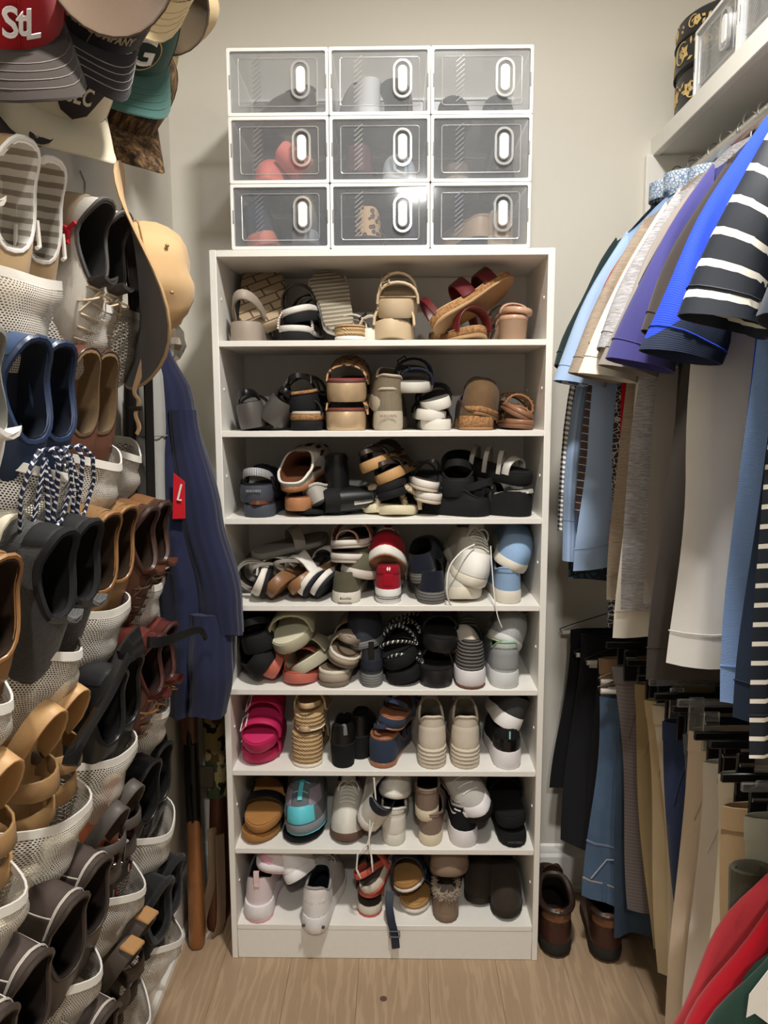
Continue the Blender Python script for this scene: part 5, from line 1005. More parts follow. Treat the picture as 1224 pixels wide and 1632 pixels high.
# navy triangle panel on the royal blue sleeve's lower edge
# ---- trousers
def trousers(short, label, m, y, x0=.49, x1=.74, zt=.81, zb=.2, seed=None, band=None, thick=.018, fold=1.0, yaw=0.0, flare=0.0, clip=None, name='trousers', seam=True, inv=False, clipx=.035, hang=True):
    rn = random.Random(seed if seed is not None else short); ph = [rn.uniform(0, 6.28) for _ in range(5)]; e = empty(name, label, 'trousers', (x0, y, zt)); e.rotation_euler[2] = yaw
    W = x1 - x0; H = zt - zb; nu, nv = 15, 22; rows = []; uvs = []
    us = [math.copysign(abs(-1 + 2 * i / (nu - 1)) ** .8, -1 + 2 * i / (nu - 1)) for i in range(nu)]
    def P_(u, v, sg):
        xx = W / 2 + u * W / 2 - flare * v * (1 - u) / 2 + .008 * sin(5 * v + ph[0]) * (1 - u) / 2
        yy = sg * thick * max(0, 1 - u * u) ** .5 * (.8 + .5 * sin(pi * v)) + fold * .010 * sstep(0, .5, v) * (sin(4.5 * u + ph[1] + 1.5 * v) + .5 * sin(9 * u + ph[2])) + .006 * sin(3 * v + ph[3])
        return (xx, yy, -v * H - .01 * sin(2 * u + ph[4]) * v)
    for j in range(nv):
        v = j / (nv - 1); f = [P_(u, v, -1) for u in us]; b = [P_(u, v, 1) for u in us[::-1]]; rows.append(f + b[1:-1]); uvs.append([(p[0], p[2]) for p in rows[-1]])
    MB().grid(rows, True, False, True, uvs).build('legs', m, e, 80)
    def ringband(v0, v1, nm, mm, off=.0022):
        R = []
        for v in (v0, v0, lerp(v0, v1, .5), v1, v1):
            R.append([(p[0] + (off if abs(u) == 1 else 0) * (1 if u > 0 else -1), p[1] + off * sg, p[2]) for u, sg, p in [(u, -1, P_(u, v, -1)) for u in us] + [(u, 1, P_(u, v, 1)) for u in us[::-1][1:-1]]])
        c = [(W / 2, 0)]
        R[0] = [P_(u, v0, -1) for u in us] + [P_(u, v0, 1) for u in us[::-1][1:-1]]; R[-1] = [P_(u, v1, -1) for u in us] + [P_(u, v1, 1) for u in us[::-1][1:-1]]
        return MB().grid(R, True).build(nm, mm, e, 60)
    if inv: ringband(1 - .05 / H, 1.0, 'waistband', band or m); ringband(1 - .16 / H, 1 - .155 / H, 'yoke_seam', P(116, 128, 150)); ringband(1 - .053 / H, 1 - .05 / H, 'band_stitch', P(170, 160, 140))
    else: ringband(0, .04 / H, 'waistband', band or m)
    if inv:
        for k, u in ((3, 0), (5, 1)):
            p = Vector(P_(us[k], 1 - .03 / H, -1)); MB().box(p + Vector((0, -.004, 0)), (.012, .004, .055), .001).build('belt_loop', m, e)
        pk = [Vector(P_(us[k], 1 - d / H, -1)) + Vector((0, -.003, 0)) for k, d in ((1, .06), (2, .09), (3, .12), (5, .14), (7, .145))]; MB().tube(pk, .0018, 5).build('pocket_stitch', P(170, 176, 190), e)
    elif seam:
        pk = [Vector(P_(us[k], d / H, -1)) + Vector((0, -.0015, 0)) for k, d in ((4, .045), (3, .08), (2, .12), (1, .17))]; MB().tube(pk, .0013, 5).build('pocket_seam', band or m, e)
    if clip and hang:
        h = empty('trouser_hanger', 'clip hanger holding ' + short, 'hanger', (RODX, y, ROD2Z), 'clip hangers on the lower rod')
        zz = zt - ROD2Z; hk = [Vector((.019 * cos(t), 0, .001 + .019 * sin(t))) for t in [RD(a) for a in range(200, -91, -18)]] + [Vector((0, 0, zz + .06))]
        MB().tube(hk, .0017, 6).build('hook', SILV, h)
        MB().box((x0 + W / 2 - RODX, 0, zz + .05), (W + .03, .007, .016), .002).build('bar', clip, h)
        for cx in (x0 + clipx, x0 + W * .8):
            c = MB().box((cx - RODX, -thick - .008, zz + .01), (.03, .006, .075), .002).build('clip', clip, h); MB().box((cx - RODX, thick + .008, zz + .01), (.03, .006, .075), .002).build('clip_back', clip, c)
            MB().tube([(cx - RODX - .012, -thick - .013, zz + .028), (cx - RODX + .012, -thick - .013, zz + .028)], .004, 6).build('spring', SILV, c)
    return e
BKP = CL(22, 22, 24); CBK = P(18, 18, 20, rough=.3); CCL = m_clear((226, 230, 232), .12, .12, .05)
DNM = mat('denim', (34, 52, 80), (96, 122, 152), rough=.9)
trousers('the black trousers by the wall', 'black trousers at far end of lower rod with ragged hem', BKP, .235, 0.515, .79, .825, .36, flare=.04, fold=1.6)
trousers('the long black trousers', 'long black trousers beside far end of lower rod', CL(26, 26, 30), .165, 0.525, .80, .83, .23, flare=.03, fold=1.4)
trousers('the black track trousers', 'narrow black trousers reaching nearly to the floor', BKP, .105, 0.550, .80, .80, .14, flare=.0)
trousers('the brown trousers', 'sliver of brown trousers behind the jeans', CL(140, 112, 84), .065, 0.555, .80, .80, .3)
trousers('the blue jeans', 'blue jeans hung upside down with waistband at bottom', DNM, .01, 0.537, .80, .72, .165, inv=True, thick=.026, flare=.012, fold=1.5)
trousers('the dark jeans', 'darker jeans hem peeking out below blue jeans', mat('denim', (28, 40, 56), (60, 78, 98), rough=.9), -.045, 0.575, .80, .80, .105)
trousers('the grey striped trousers', 'grey finely striped trousers with stitched pocket', mat('stripes', (112, 104, 104), (98, 92, 92), s=.009, bump=.5), -.10, 0.535, .80, .835, .22, clip=CBK, flare=-.07)
trousers('the olive khaki trousers', 'olive khaki trousers beside grey striped pair', CL(150, 132, 98), -.165, 0.565, .80, .815, .17, clip=CBK, flare=-.07)
trousers('the light khaki trousers', 'light khaki trousers with narrow hem', CL(184, 166, 132), -.225, 0.570, .80, .80, .15, clip=CBK, flare=-.07)
trousers('the stone trousers', 'stone coloured trousers just left of navy pair', CL(192, 180, 158), -.275, 0.578, .80, .81, .12, clip=CCL, flare=-.07)
trousers('the navy trousers', 'navy blue trousers between stone and grey pairs', CL(46, 58, 88), -.33, 0.572, .80, .80, .13, clip=CBK, thick=.026, fold=1.5, flare=-.07)
trousers('the slate trousers', 'slate grey trousers behind the tall beige pair', CL(88, 90, 92), -.395, 0.585, .80, .80, .16, clip=CBK, flare=-.07)
trousers('the beige trousers', 'pale pinkish beige trousers hanging long in front', CL(208, 190, 168), -.465, 0.567, .80, .84, .06, clip=CCL, thick=.026)
trousers('the off white trousers', 'off white trousers with back pocket', CL(214, 206, 194), -.53, 0.575, .80, .805, .1, clip=CBK)
trousers('the cream trousers', 'cream trousers with clear clip near right edge', CL(226, 216, 196), -.585, 0.580, .80, .815, .12, clip=CBK)
trousers('the camel trousers', 'camel brown trousers between cream and sage pairs', CL(182, 154, 118), -.635, 0.580, .80, .78, .15, clip=CBK)
trousers('the sage trousers', 'pale sage trousers with dark inner waistband', CL(192, 192, 176), -.685, 0.590, .80, .79, .2, clip=CCL)
s = trousers('the pale green joggers', 'pale green gathered trousers at right edge', CL(176, 186, 160), -.785, 0.595, .80, .745, .25, fold=2.4, clip=CCL)
# rolled olive sleeve hanging among them
e = empty('knit_sleeve', 'dark olive ribbed knit cuff hanging among pale trousers', 'clothing', (.575, -.735, .55))
prof_ = [(.030, .0), (.030, .12), (.032, .17), (.0325, .185), (.029, .188), (.024, .182), (.022, .14)]
MB().grid([[(r * cos(a) * 1.0 * (1 + .025 * (k % 2)), r * sin(a) * .62 * (1 + .025 * (k % 2)), z) for k, a in [(k, 2 * pi * k / 36) for k in range(36)]] for r, z in prof_], True, True, True).build('cuff', CL(72, 68, 54), e, 30)
# wire hangers with white paper tubes at the far end
TUBE = P(226, 222, 214, rough=.8); WIRE = mat('flat', (70, 66, 62), rough=.4, metal=.8)
for k, (px, py, y) in enumerate(((905, 1010, .262), (925, 1042, .205), (940, 1052, .14), (950, 1064, .125), (965, 1085, .03), (975, 1095, -.015), (968, 1104, -.06))):
    p = at(px, py, y); half = .21; dr = max(.05, ROD2Z - p.z - .085)
    hanger(['bare wire hanger nearest the back wall', 'wire hanger with white tube second from back wall', 'wire hanger with white tube third from back wall', 'wire hanger with white tube touching the third one', 'wire hanger with white tube above jeans', 'wire hanger with white tube in front of jeans hanger', 'wire hanger with white tube nearest grey trousers'][k], p.x + half - .02, y, ROD2Z, WIRE, dr, half, True, name='wire_hanger', tube=TUBE, yaw=RD((-4, 3, 6, -5, 2, 5, -3)[k]))
# jerseys on the lower rod nearest the camera
REDJ = CL(176, 18, 36)
shirt('the pinkish red jersey', 'faded red top with grey heather sleeve end, lower right', CL(176, 52, 60), -.80, .55, z=ROD2Z, dz=-.03, x=RODX + .025, sl=1.0, cuff=HE(170, 168, 168), thick=.02, name='jersey')
shirt('the red jersey', 'bright red jersey at lower right corner', REDJ, -.865, .5, z=ROD2Z, dz=-.035, x=RODX + .0, sl=1.0, thick=.022, name='jersey')
J = shirt('the green jersey', 'dark green jersey with white print and flag patch, lower right corner', CL(28, 54, 44), -.925, .5, z=ROD2Z, dz=-.03, x=RODX - .012, sl=1.0, thick=.022, name='jersey')
p0 = Vector((-.218, -.03, -.262))
MB().prism([(-.036, .012), (-.012, .05), (-.014, .02), (.02, -.03), (.02, -.052), (-.028, -.014), (-.038, -.02)], p0, (1, 0, 0), (0, 0, 1), -.001).build('white_print', WHT, J)
fg = empty('x', 'x', 'x'); bpy.data.objects.remove(fg)
fl_ = MB().prism([(-.022, -.04), (.04, -.04), (.04, .03), (-.022, .03)], p0 + Vector((.042, -.004, -.015)), (1, 0, -.25), (.25, 0, 1), -.001).build('flag_patch', P(206, 160, 40), J)
for k in range(6): MB().prism([(-.020, -.038 + k * .0055), (.038, -.038 + k * .0055), (.038, -.038 + k * .0055 + .0055), (-.020, -.038 + k * .0055 + .0055)], p0 + Vector((.042, -.0055, -.015)), (1, 0, -.25), (.25, 0, 1), -.0008).build('flag_stripe', P(190, 30, 44) if k % 2 == 0 else WHT, fl_)
MB().prism([(-.020, -.004), (.038, -.004), (.038, .028), (-.020, .028)], p0 + Vector((.042, -.0055, -.015)), (1, 0, -.25), (.25, 0, 1), -.0008).build('flag_canton', P(34, 36, 50), fl_)
st = MB()
for r in range(4):
    for c in range(6): u, v = -.015 + c * .009 + (r % 2) * .004, .001 + r * .007; o = p0 + Vector((.042, -.0068, -.015)) + Vector((1, 0, -.25)) * u + Vector((.25, 0, 1)) * v; st.prism([(0, .0022), (.0022, 0), (0, -.0022), (-.0022, 0)], o, (1, 0, 0), (0, 0, 1), -.0004)
st.build('flag_stars', WHT, fl_)['kind'] = 'stuff'
# ---- things on the closet shelf
hb = empty('hat_box', 'round black hat box with gold scrolling flowers on the shelf', 'box', (SHX + .155, YB - .16, SHZ + .0395))
HBK = mat('cloth', (34, 32, 30), rough=.7); R0 = .142
MB().lathe([(R0, 0), (R0, .105), (R0 - .003, .105)], 48).build('body', HBK, hb)
MB().lathe([(R0 + .004, .105), (R0 + .004, .165), (R0 + .0035, .168), (R0 + .004, .170), (R0 + .004, .212), (R0, .217)], 48).build('lid', HBK, hb)
for z in (.10, .168): MB().tube([((R0 + .005) * cos(a), (R0 + .005) * sin(a), z) for a in [2 * pi * k / 48 for k in range(48)]], .0026, 6, True).build('cord_trim', P(16, 15, 15), hb)
rn = random.Random(8); fm = MB()
def onc(th, z, off=.0): r = R0 + (.0052 if z > .1 else .0012) + off; return Vector((r * cos(th), r * sin(th), z))
for row, zc in enumerate((.05, .135, .192)):
    for k in range(11):
        th = 2 * pi * (k + .5 * row) / 11 + .1; sg = 1 if k % 2 else -1; R1 = .030 if row < 2 else .016
        fm.tube([onc(th + (R1 * (1 - t * .75) * cos(sg * t * 8 + 1)) / R0, zc + R1 * (1 - t * .75) * sin(sg * t * 8 + 1) * .95) for t in [q / 22 for q in range(23)]], .0017, 4)
        for q in range(5):
            a = 2 * pi * q / 5 + th; c = (th + sg * .012 / R0, zc); L = .02 if row < 2 else .012
            pts = [(L * cos(a) * f - w * sin(a), L * sin(a) * f + w * cos(a)) for f, w in ((.1, 0), (.5, .007), (1, 0), (.5, -.007))]
            fm.add([onc(c[0] + x / R0, c[1] + y_, .0006) for x, y_ in pts], [(0, 1, 2, 3)])
        for q in range(3):
            a = rn.uniform(0, 6.28); c = (th + .26 + rn.uniform(-.08, .08), zc + rn.uniform(-.028, .028) * (1 if row < 2 else .5)); L = .016 if row < 2 else .01
            pts = [(L * cos(a) * f - w * sin(a), L * sin(a) * f + w * cos(a)) for f, w in ((-.2, 0), (.4, .005), (1, .003), (.4, -.003))]
            fm.add([onc(c[0] + x / R0, c[1] + y_, .0006) for x, y_ in pts], [(0, 1, 2, 3)])
fm.build('gold_flowers', mat('flat', (204, 176, 116), rough=.5), hb)['kind'] = 'stuff'
for k, yy in enumerate((-.13, -.13 - BW - .004)):
    bx = clear_box((SHX + .006, yy + .06, SHZ + .0395), ['clear box with pale shoes beside hat box on the closet shelf', 'second clear box on the closet shelf, cut by picture edge'][k], rz=-pi / 2)
    s = slipon(['pale pink shoe inside the clear box beside the hat box', 'pale shoe inside the second clear box on the closet shelf'][k], LE(222, 196, 180), P(230, 220, 206), P(190, 170, 150), W=.08, L=.23, th=(.02, .016)); s.put(bx.matrix_basis @ Vector((-.03, .02, .0065)), -90, 0, 0, True)
    s = slipon(['cream shoe inside the clear box beside the hat box', 'second pale shoe in the second clear box on the closet shelf'][k], LE(226, 214, 196), P(230, 220, 206), P(190, 170, 150), W=.08, L=.23, th=(.02, .016)); s.put(bx.matrix_basis @ Vector((.055, .02, .0065)), -90, 0, 0, True)
# ---------------------------------------------------------------- left wall: pocket organiser with shoes
ORG_Y1, PW_, NC = -.265, .205, 4
LIPS = [1.62, 1.37, 1.12, .865, .61, .36]
MESH = m_mesh(); TAPE = CL(212, 208, 200); NONW = mat('cloth', (206, 202, 194), rough=.9)
org = empty('shoe_organizer', 'white mesh pocket shoe organizer hanging on the left wall', 'organizer', (XL, ORG_Y1, 0))
ow = PW_ * NC
MB().box((.006, -ow / 2, .985), (.003, ow, 1.62), .0005).build('back_cloth', NONW, org)
for k in range(3): MB().tube([(.008, -.05 - k * .35, 1.79), (.012, -.05 - k * .35, 1.86), (.004, -.05 - k * .35, 1.88)], .002, 6).build('wall_hook', SILV, org)
def pocket(r, c, empty_=False):
    z1 = LIPS[r]; h = .165; y1 = -c * PW_ - .004; y0 = y1 - PW_ + .008; rn = random.Random(r * 7 + c); nu, nv = 17, 12; ph = rn.uniform(0, 6)
    def pt(u, v):
        b = (sin(pi * u) ** .42); d = lerp(.138, .062, v ** 1.6) * (1.0 if v < .8 else lerp(1, .35, (v - .8) / .2)) * (.72 if empty_ else 1)
        return Vector((.009 + b * d + .006 * b * sin(9 * u + ph + 4 * v) + .004 * b * sin(17 * v + ph), lerp(y1, y0, u), z1 - h * v - .028 * sin(pi * u) * (1 - v) + .006 * sin(5 * u + ph) * (1 - v)))
    rows = [[pt(i / (nu - 1), j / (nv - 1)) for i in range(nu)] for j in range(nv)]
    uv = [[(i / (nu - 1) * PW_ * 1.35, j / (nv - 1) * h) for i in range(nu)] for j in range(nv)]
    p = MB().grid(rows, False, False, False, uv).build('mesh_pocket', MESH, org, 80)
    MB().ribbon([pt(i / 16, 0) for i in range(17)], (0, 0, 1), .013, .003).build('lip_tape', TAPE, p)
    for u in (0, 1): MB().ribbon([pt(u, j / 6) + Vector((.003, 0, 0)) for j in range(7)], (0, 1, 0), .008, .003).build('side_tape', TAPE, p)
for r in range(6):
    for c in range(NC): pocket(r, c, (r, c) in ((1, 0),))
CY = [ORG_Y1 - PW_ * (c + .5) for c in range(NC)]          # column 0 is nearest the corner
def stow(s, r, c, k, dz=.12, up=.048, x=-.505, yd=(-.17, .12, -.97), zd=(.93, -.32, -.10), dy=0, sep=.078):
    y = CY[c] + (k - .5) * sep + dy
    s.axes((x, y, LIPS[r] + dz + up), yd, zd); return s
def pair(r, c, fn, nm, where, **kw):
    for k in (0, 1):
        s = fn('%s, %s of pair %s' % (nm, ('nearer', 'farther')[k], where), k); stow(s, r, c, k, **kw)
GRP = None
STRL = mat('stripes', (226, 222, 214), (150, 142, 132), s=.02, bump=.6)
WD = dict(L=.275, W=.094)
def tan_loafer(lb, k):
    s = slipon(lb, CL(178, 150, 112), P(224, 220, 210), mat('ystripes', (226, 222, 214), (158, 148, 136), s=.016, bump=.45), th=(.024, .02), hh=.07, ah=.052, thr=.06, y1=.5, wc=.074, rim=WHT, patches=[('heel_patch', -.3, .3, .3, .9, SU(168, 140, 104))], **WD)
    text_mesh('M', .018, P(40, 44, 80), 'emblem', s.r, Matrix.Translation(s.pt(-.36, .55, .003)) @ Matrix.Rotation(-pi / 2, 4, 'Z') @ Matrix.Rotation(pi / 2, 4, 'X'), .0006)
    for i in range(2): MB().tube([s.pt(.55 - i * 1.1 + .0, .9, .004), s.pt(.62 - i * 1.24, .8, .008), s.pt(.7 - i * 1.4, .9, .006)], .003, 6).build('cord_lace', LACE, s.r)
    return s
pair(0, 2, tan_loafer, 'tan canvas loafer with striped lining', 'in top row', dz=.115)
def ua(lb, k):
    s = sneaker(lb, KN(206, 200, 190, c2=(176, 170, 160)), P(96, 92, 88), P(44, 42, 42), lace=P(196, 178, 150), th=(.034, .026), rim=P(70, 66, 64), hh=.09, ah=.066, tongue=P(60, 56, 54), patches=[('heel_counter', -.3, .3, .06, .5, KN(190, 170, 146))], tab=None, **WD)
    RDM = P(206, 40, 54); mb = MB()
    for sg in (-1, 1): mb.tube([s.pt(.30 + .10 * t, .52 + sg * .2 * (4 * (t - .5) ** 2) - sg * .06, .0035) for t in [q / 8 for q in range(9)]], .0036, 6)
    mb2 = mb.build('logo_mark', RDM, s.r)
    MB().tube([s.pt(-(.30 + .10 * t), .52 + .2 * (4 * (t - .5) ** 2) - .06, .0035) for t in [q / 8 for q in range(9)]], .0036, 6).build('logo_mark', RDM, s.r)
    return s
pair(0, 1, ua, 'pale knit trainer with red logo', 'in top row', dz=.10)
def white_s(lb, k): return sneaker(lb, LE(214, 208, 198), P(222, 218, 210), P(120, 112, 104), lace=LACE, **WD)
pair(0, 3, white_s, 'white leather sneaker', 'at left edge of top row', dz=.13)
RPN = mat('ropelace', (26, 34, 62), (214, 216, 222), s=.011)
def boat(lb, k):
    s = slipon(lb, LE(44, 62, 92, rough=.42), P(230, 226, 218), P(24, 30, 44), th=(.028, .022), hh=.066, ah=.05, thr=.07, y1=.5, wc=.074, rim=LE(38, 52, 80), rim_r=.005, patches=[('heel_patch', -.22, .22, .25, .9, LE(60, 80, 112)), ('side_panel', .3, .6, .1, .6, KN(110, 124, 146))], **WD)
    c = s.pt(1, .96, .008); mb = MB()
    for sg, L in ((-1, .10), (1, .12), (-.4, .14)):
        q = [c, c + Vector((sg * .016, -.006, .016)), c + Vector((sg * .034, .012, .022)), c + Vector((sg * .044, .05, .018)), c + Vector((sg * .036, L, .012)), c + Vector((sg * .022, L + .01, .012)), c + Vector((sg * .016, L * .6, .016)), c + Vector((0, .006, .012))]
        pp = []
        for i in range(len(q) - 1): pp += [q[i].lerp(q[i + 1], t) for t in (0, .33, .67)]
        MB().tube(pp + [q[-1]], .0032, 6, uvs=True).build('rope_lace', RPN, s.r)
    return s
pair(1, 2, boat, 'navy boat shoe with speckled rope laces', 'in second row', dz=.125)
def brown_l(lb, k): return slipon(lb, LE(104, 66, 50, rough=.45), P(58, 56, 54), SU(128, 104, 74), th=(.024, .014), hh=.056, ah=.046, thr=.055, y1=.52, wc=.074, rim=LE(60, 36, 28), rim_r=.002, patches=[('heel_patch', -.2, .2, .2, .85, LE(96, 58, 44))], **WD)
pair(1, 1, brown_l, 'dark brown leather loafer', 'in second row', dz=.125)
pair(1, 3, lambda lb, k: sneaker(lb, P(226, 224, 220), P(230, 200, 60), P(120, 118, 110), **WD), 'white sneaker with yellow edge', 'at left edge of second row', dz=.13)
def tex_black(lb, k):
    s = sneaker(lb, mat('fur', (62, 62, 62), (26, 26, 27), s=.6, rough=.85), P(222, 214, 192), BLKL, th=(.044, .03), hh=.085, ah=.07, rim=KN(34, 34, 36), rim_r=.006, patches=[('heel_counter', -.2, .2, .3, .8, P(30, 30, 31))], flare=1.03, **WD)
    return s
pair(2, 2, tex_black, 'black textured slip-on with cream sole', 'in third row', dz=.135, sep=.085)
def brown_b(lb, k): return slipon(lb, LE(146, 108, 66, rough=.42), RB(98, 82, 66), P(50, 36, 24), th=(.03, .02), hh=.075, ah=.058, thr=.07, y1=.5, wc=.072, rim=LE(150, 108, 66), rim_r=.004, patches=[('heel_panel', -.3, .3, .1, .66, LE(140, 106, 70)), ('heel_line', -.32, .32, .5, .55, LE(100, 72, 46))], **WD)
pair(2, 1, brown_b, 'tan brown leather loafer', 'in third row', dz=.125)
def brown_h(lb, k): return sneaker(lb, LE(92, 58, 42, rough=.4), RB(56, 54, 52), P(50, 34, 26), lace=P(70, 48, 34), th=(.03, .022), hh=.078, ah=.06, rim=LE(60, 38, 30), rim_r=.006, tongue=LE(88, 54, 40), patches=[('heel_counter', -.34, .34, .05, .5, LE(126, 88, 56)), ('ankle_panel', -.5, .5, .56, .92, SU(72, 48, 38)), ('side_panel', .36, .62, .1, .6, LE(112, 76, 50)), ('side_panel', -.62, -.36, .1, .6, LE(112, 76, 50))], **WD)
pair(2, 0, brown_h, 'dark brown laced moccasin', 'in third row by the belts', dz=.11, dy=-.02)
def tan_sandal(lb, k):
    TNS = LE(196, 156, 108, rough=.5); s = slide(lb, P(214, 200, 174), SU(176, 142, 100), [(.18, .05, .03, TNS), (.12, .06, .03, LE(150, 118, 80))], L=.28, W=.1, th=(.022, .02), layers=[(0, .4, P(90, 84, 78), 'outsole', 1), (.38, 1, P(214, 200, 174), 'midsole', 1)], back=(.05, .03, TNS, dict(wd=.95, th=.004)))
    MB().lathe([(.011, 0), (.011, .003), (.008, .005)], 14, Matrix.Translation((.046, .10, s.zt(.4) + .03)) @ Matrix.Rotation(pi / 2, 4, 'Y')).build('rivet', P(90, 78, 70), s.r); return s
pair(3, 2, tan_sandal, 'tan leather sandal with rear strap', 'at left of fourth row', dz=.13)
def blk_l(lb, k): return slipon(lb, LE(34, 35, 36, rough=.35), P(44, 44, 45), BLKL, th=(.03, .018), hh=.072, ah=.056, thr=.07, y1=.5, wc=.072, rim=LE(28, 28, 29), rim_r=.005, patches=[('heel_patch', -.2, .2, .1, .7, LE(44, 45, 46, rough=.35)), ('heel_roll', -.32, .32, .78, .95, LE(36, 36, 38, rough=.3))], **WD)
pair(3, 1, blk_l, 'black leather loafer', 'in fourth row', dz=.12)
def burg(lb, k): return sneaker(lb, LE(84, 40, 36, rough=.28, coat=.3), RB(52, 50, 46), P(40, 24, 20), lace=P(150, 110, 70), th=(.032, .022), hh=.08, ah=.06, rim=LE(70, 34, 30), rim_r=.005, n=4, patches=[('heel_counter', -.34, .34, .05, .5, LE(98, 48, 42, rough=.25)), ('side_stitch', .4, .46, .1, .8, P(120, 76, 60)), ('side_stitch', -.46, -.4, .1, .8, P(120, 76, 60))], **WD)
pair(3, 0, burg, 'glossy burgundy lace-up', 'in fourth row', dz=.125, dy=-.015)
def patent(lb, k): return slipon(lb, mat('plain', (18, 18, 19), rough=.08, bump=.02), RB(38, 38, 38), BLKL, th=(.022, .012), hh=.062, ah=.05, thr=.062, y1=.5, wc=.07, rim=BLK2, rim_r=.004, **WD)
pair(4, 0, patent, 'shiny black dress shoe', 'in fifth row', dz=.12, dy=-.01)
def str_sandal(lb, k):
    BRS = LE(82, 76, 72, rough=.5); s = slide(lb, RB(48, 46, 44), LE(176, 92, 54), [(.19, .05, .028, BRS), (.13, .06, .028, BRS, dict(buckle=m_metal((120, 118, 112)), bx=.7)), (.07, .06, .02, BRS)], L=.28, W=.1, th=(.03, .022), layers=[(0, .6, RB(46, 46, 46), 'outsole', 1), (.58, 1, P(196, 168, 128), 'welt', .99)], back=(.05, .024, BRS, dict(wd=.95, th=.004)))
    for q in (-1, 1): MB().box((q * .004 - .02, .19, s.zt(.6) + .051), (.003, .018, .002), .0004).build('tag_stripe', P(214, 204, 196) if q > 0 else P(176, 60, 56), s.r)
    return s
pair(4, 1, str_sandal, 'dark brown strap sandal with orange footbed', 'in fifth row', dz=.13)
def dk_brown(lb, k):
    s = slipon(lb, LE(76, 66, 62, rough=.36), P(214, 204, 172), P(40, 32, 28), th=(.034, .026), hh=.075, ah=.058, thr=.07, y1=.5, wc=.072, rim=LE(60, 52, 48), rim_r=.004, flare=1.04, **WD)
    for u in (.62, .66): MB().tube([s.pt(-.34 + .68 * t, u, .0025) for t in [q / 14 for q in range(15)]], .0010, 4).build('stitch_line', P(206, 198, 188), s.r)
    for a in (-.2, .2): MB().tube([s.pt(a, .05 + .55 * t, .0025) for t in [q / 8 for q in range(9)]], .0010, 4).build('stitch_line', P(206, 198, 188), s.r)
    return s
pair(4, 2, dk_brown, 'dark brown leather shoe with cream sole', 'in fifth row', dz=.125, sep=.09)
pair(4, 3, dk_brown, 'dark brown leather shoe with cream sole', 'at left edge of fifth row', dz=.125, sep=.09)
pair(5, 3, dk_brown, 'dark brown leather shoe with cream sole', 'at left edge of bottom row', dz=.125, sep=.09)
pair(2, 3, brown_b, 'tan brown leather loafer', 'at left edge of third row', dz=.12)
pair(3, 3, tan_sandal, 'tan leather sandal with rear strap', 'at left edge of fourth row', dz=.12)
pair(5, 2, dk_brown, 'dark brown leather shoe with cream sole', 'in bottom row', dz=.125, sep=.09)
def slip_bl(lb, k): return slipon(lb, CL(30, 30, 31), RB(44, 44, 44), BLKL, th=(.02, .016), hh=.07, ah=.055, thr=.07, y1=.5, wc=.074, rim=CL(36, 36, 37), rim_r=.008, name='slipper', **WD)
pair(5, 0, slip_bl, 'black padded slipper', 'in bottom row', dz=.115, dy=0.0)
def br_sandal(lb, k):
    BRS = LE(72, 62, 54, rough=.55); s = slide(lb, RB(44, 40, 38), P(52, 48, 44), [(.19, .05, .03, BRS), (.12, .06, .03, BRS)], L=.28, W=.1, th=(.032, .024), back=(.055, .032, BRS, dict(wd=.95, th=.005)))
    MB().box((0, -.006, s.zt(0) + .06), (.034, .008, .03), .003).build('heel_tab', SU(168, 128, 84), s.r); return s
pair(5, 1, br_sandal, 'brown sport sandal with tan heel tab', 'in bottom row', dz=.13)
# long black shoehorn lying across the fourth row
sh = empty('shoe_horn', 'long black plastic shoehorn lying across the fourth row of pockets', 'shoehorn', (0, 0, 0))
SHM = P(20, 20, 21, rough=.22)
def pathpx(pts): return [atx(a, b, x) for a, b, x in pts]
def smooth(q, n=4):
    o = []
    for i in range(len(q) - 1):
        p0, p1, p2, p3 = q[max(0, i - 1)], q[i], q[i + 1], q[min(len(q) - 1, i + 2)]
        for k in range(n): t = k / n; o.append(.5 * ((2 * p1) + (p2 - p0) * t + (2 * p0 - 5 * p1 + 4 * p2 - p3) * t * t + (3 * p1 - p0 - 3 * p2 + p3) * t ** 3))
    return o + [q[-1]]
q = smooth(pathpx([(112, 1220, -.40), (122, 1190, -.40), (160, 1128, -.405), (185, 1080, -.405), (196, 1050, -.41)])); MB().ribbon(q, (.3, .2, .3), [.02] * (len(q) - 3) + [.024, .026, .028], .012).build('shaft', SHM, sh)
q = smooth(pathpx([(192, 1052, -.412), (205, 1036, -.408), (225, 1018, -.40)])); MB().ribbon(q, (.0, .5, 1), [lerp(.036, .05, i / (len(q) - 1)) for i in range(len(q))], .006).build('spoon', SHM, sh)
q = smooth(pathpx([(236, 1024, -.392), (262, 1022, -.38), (290, 1012, -.37), (318, 1004, -.36), (328, 1018, -.355)])); MB().ribbon(q, (0, .3, 1), [lerp(.02, .009, i / (len(q) - 1)) for i in range(len(q))], .006).build('tip', SHM, sh)
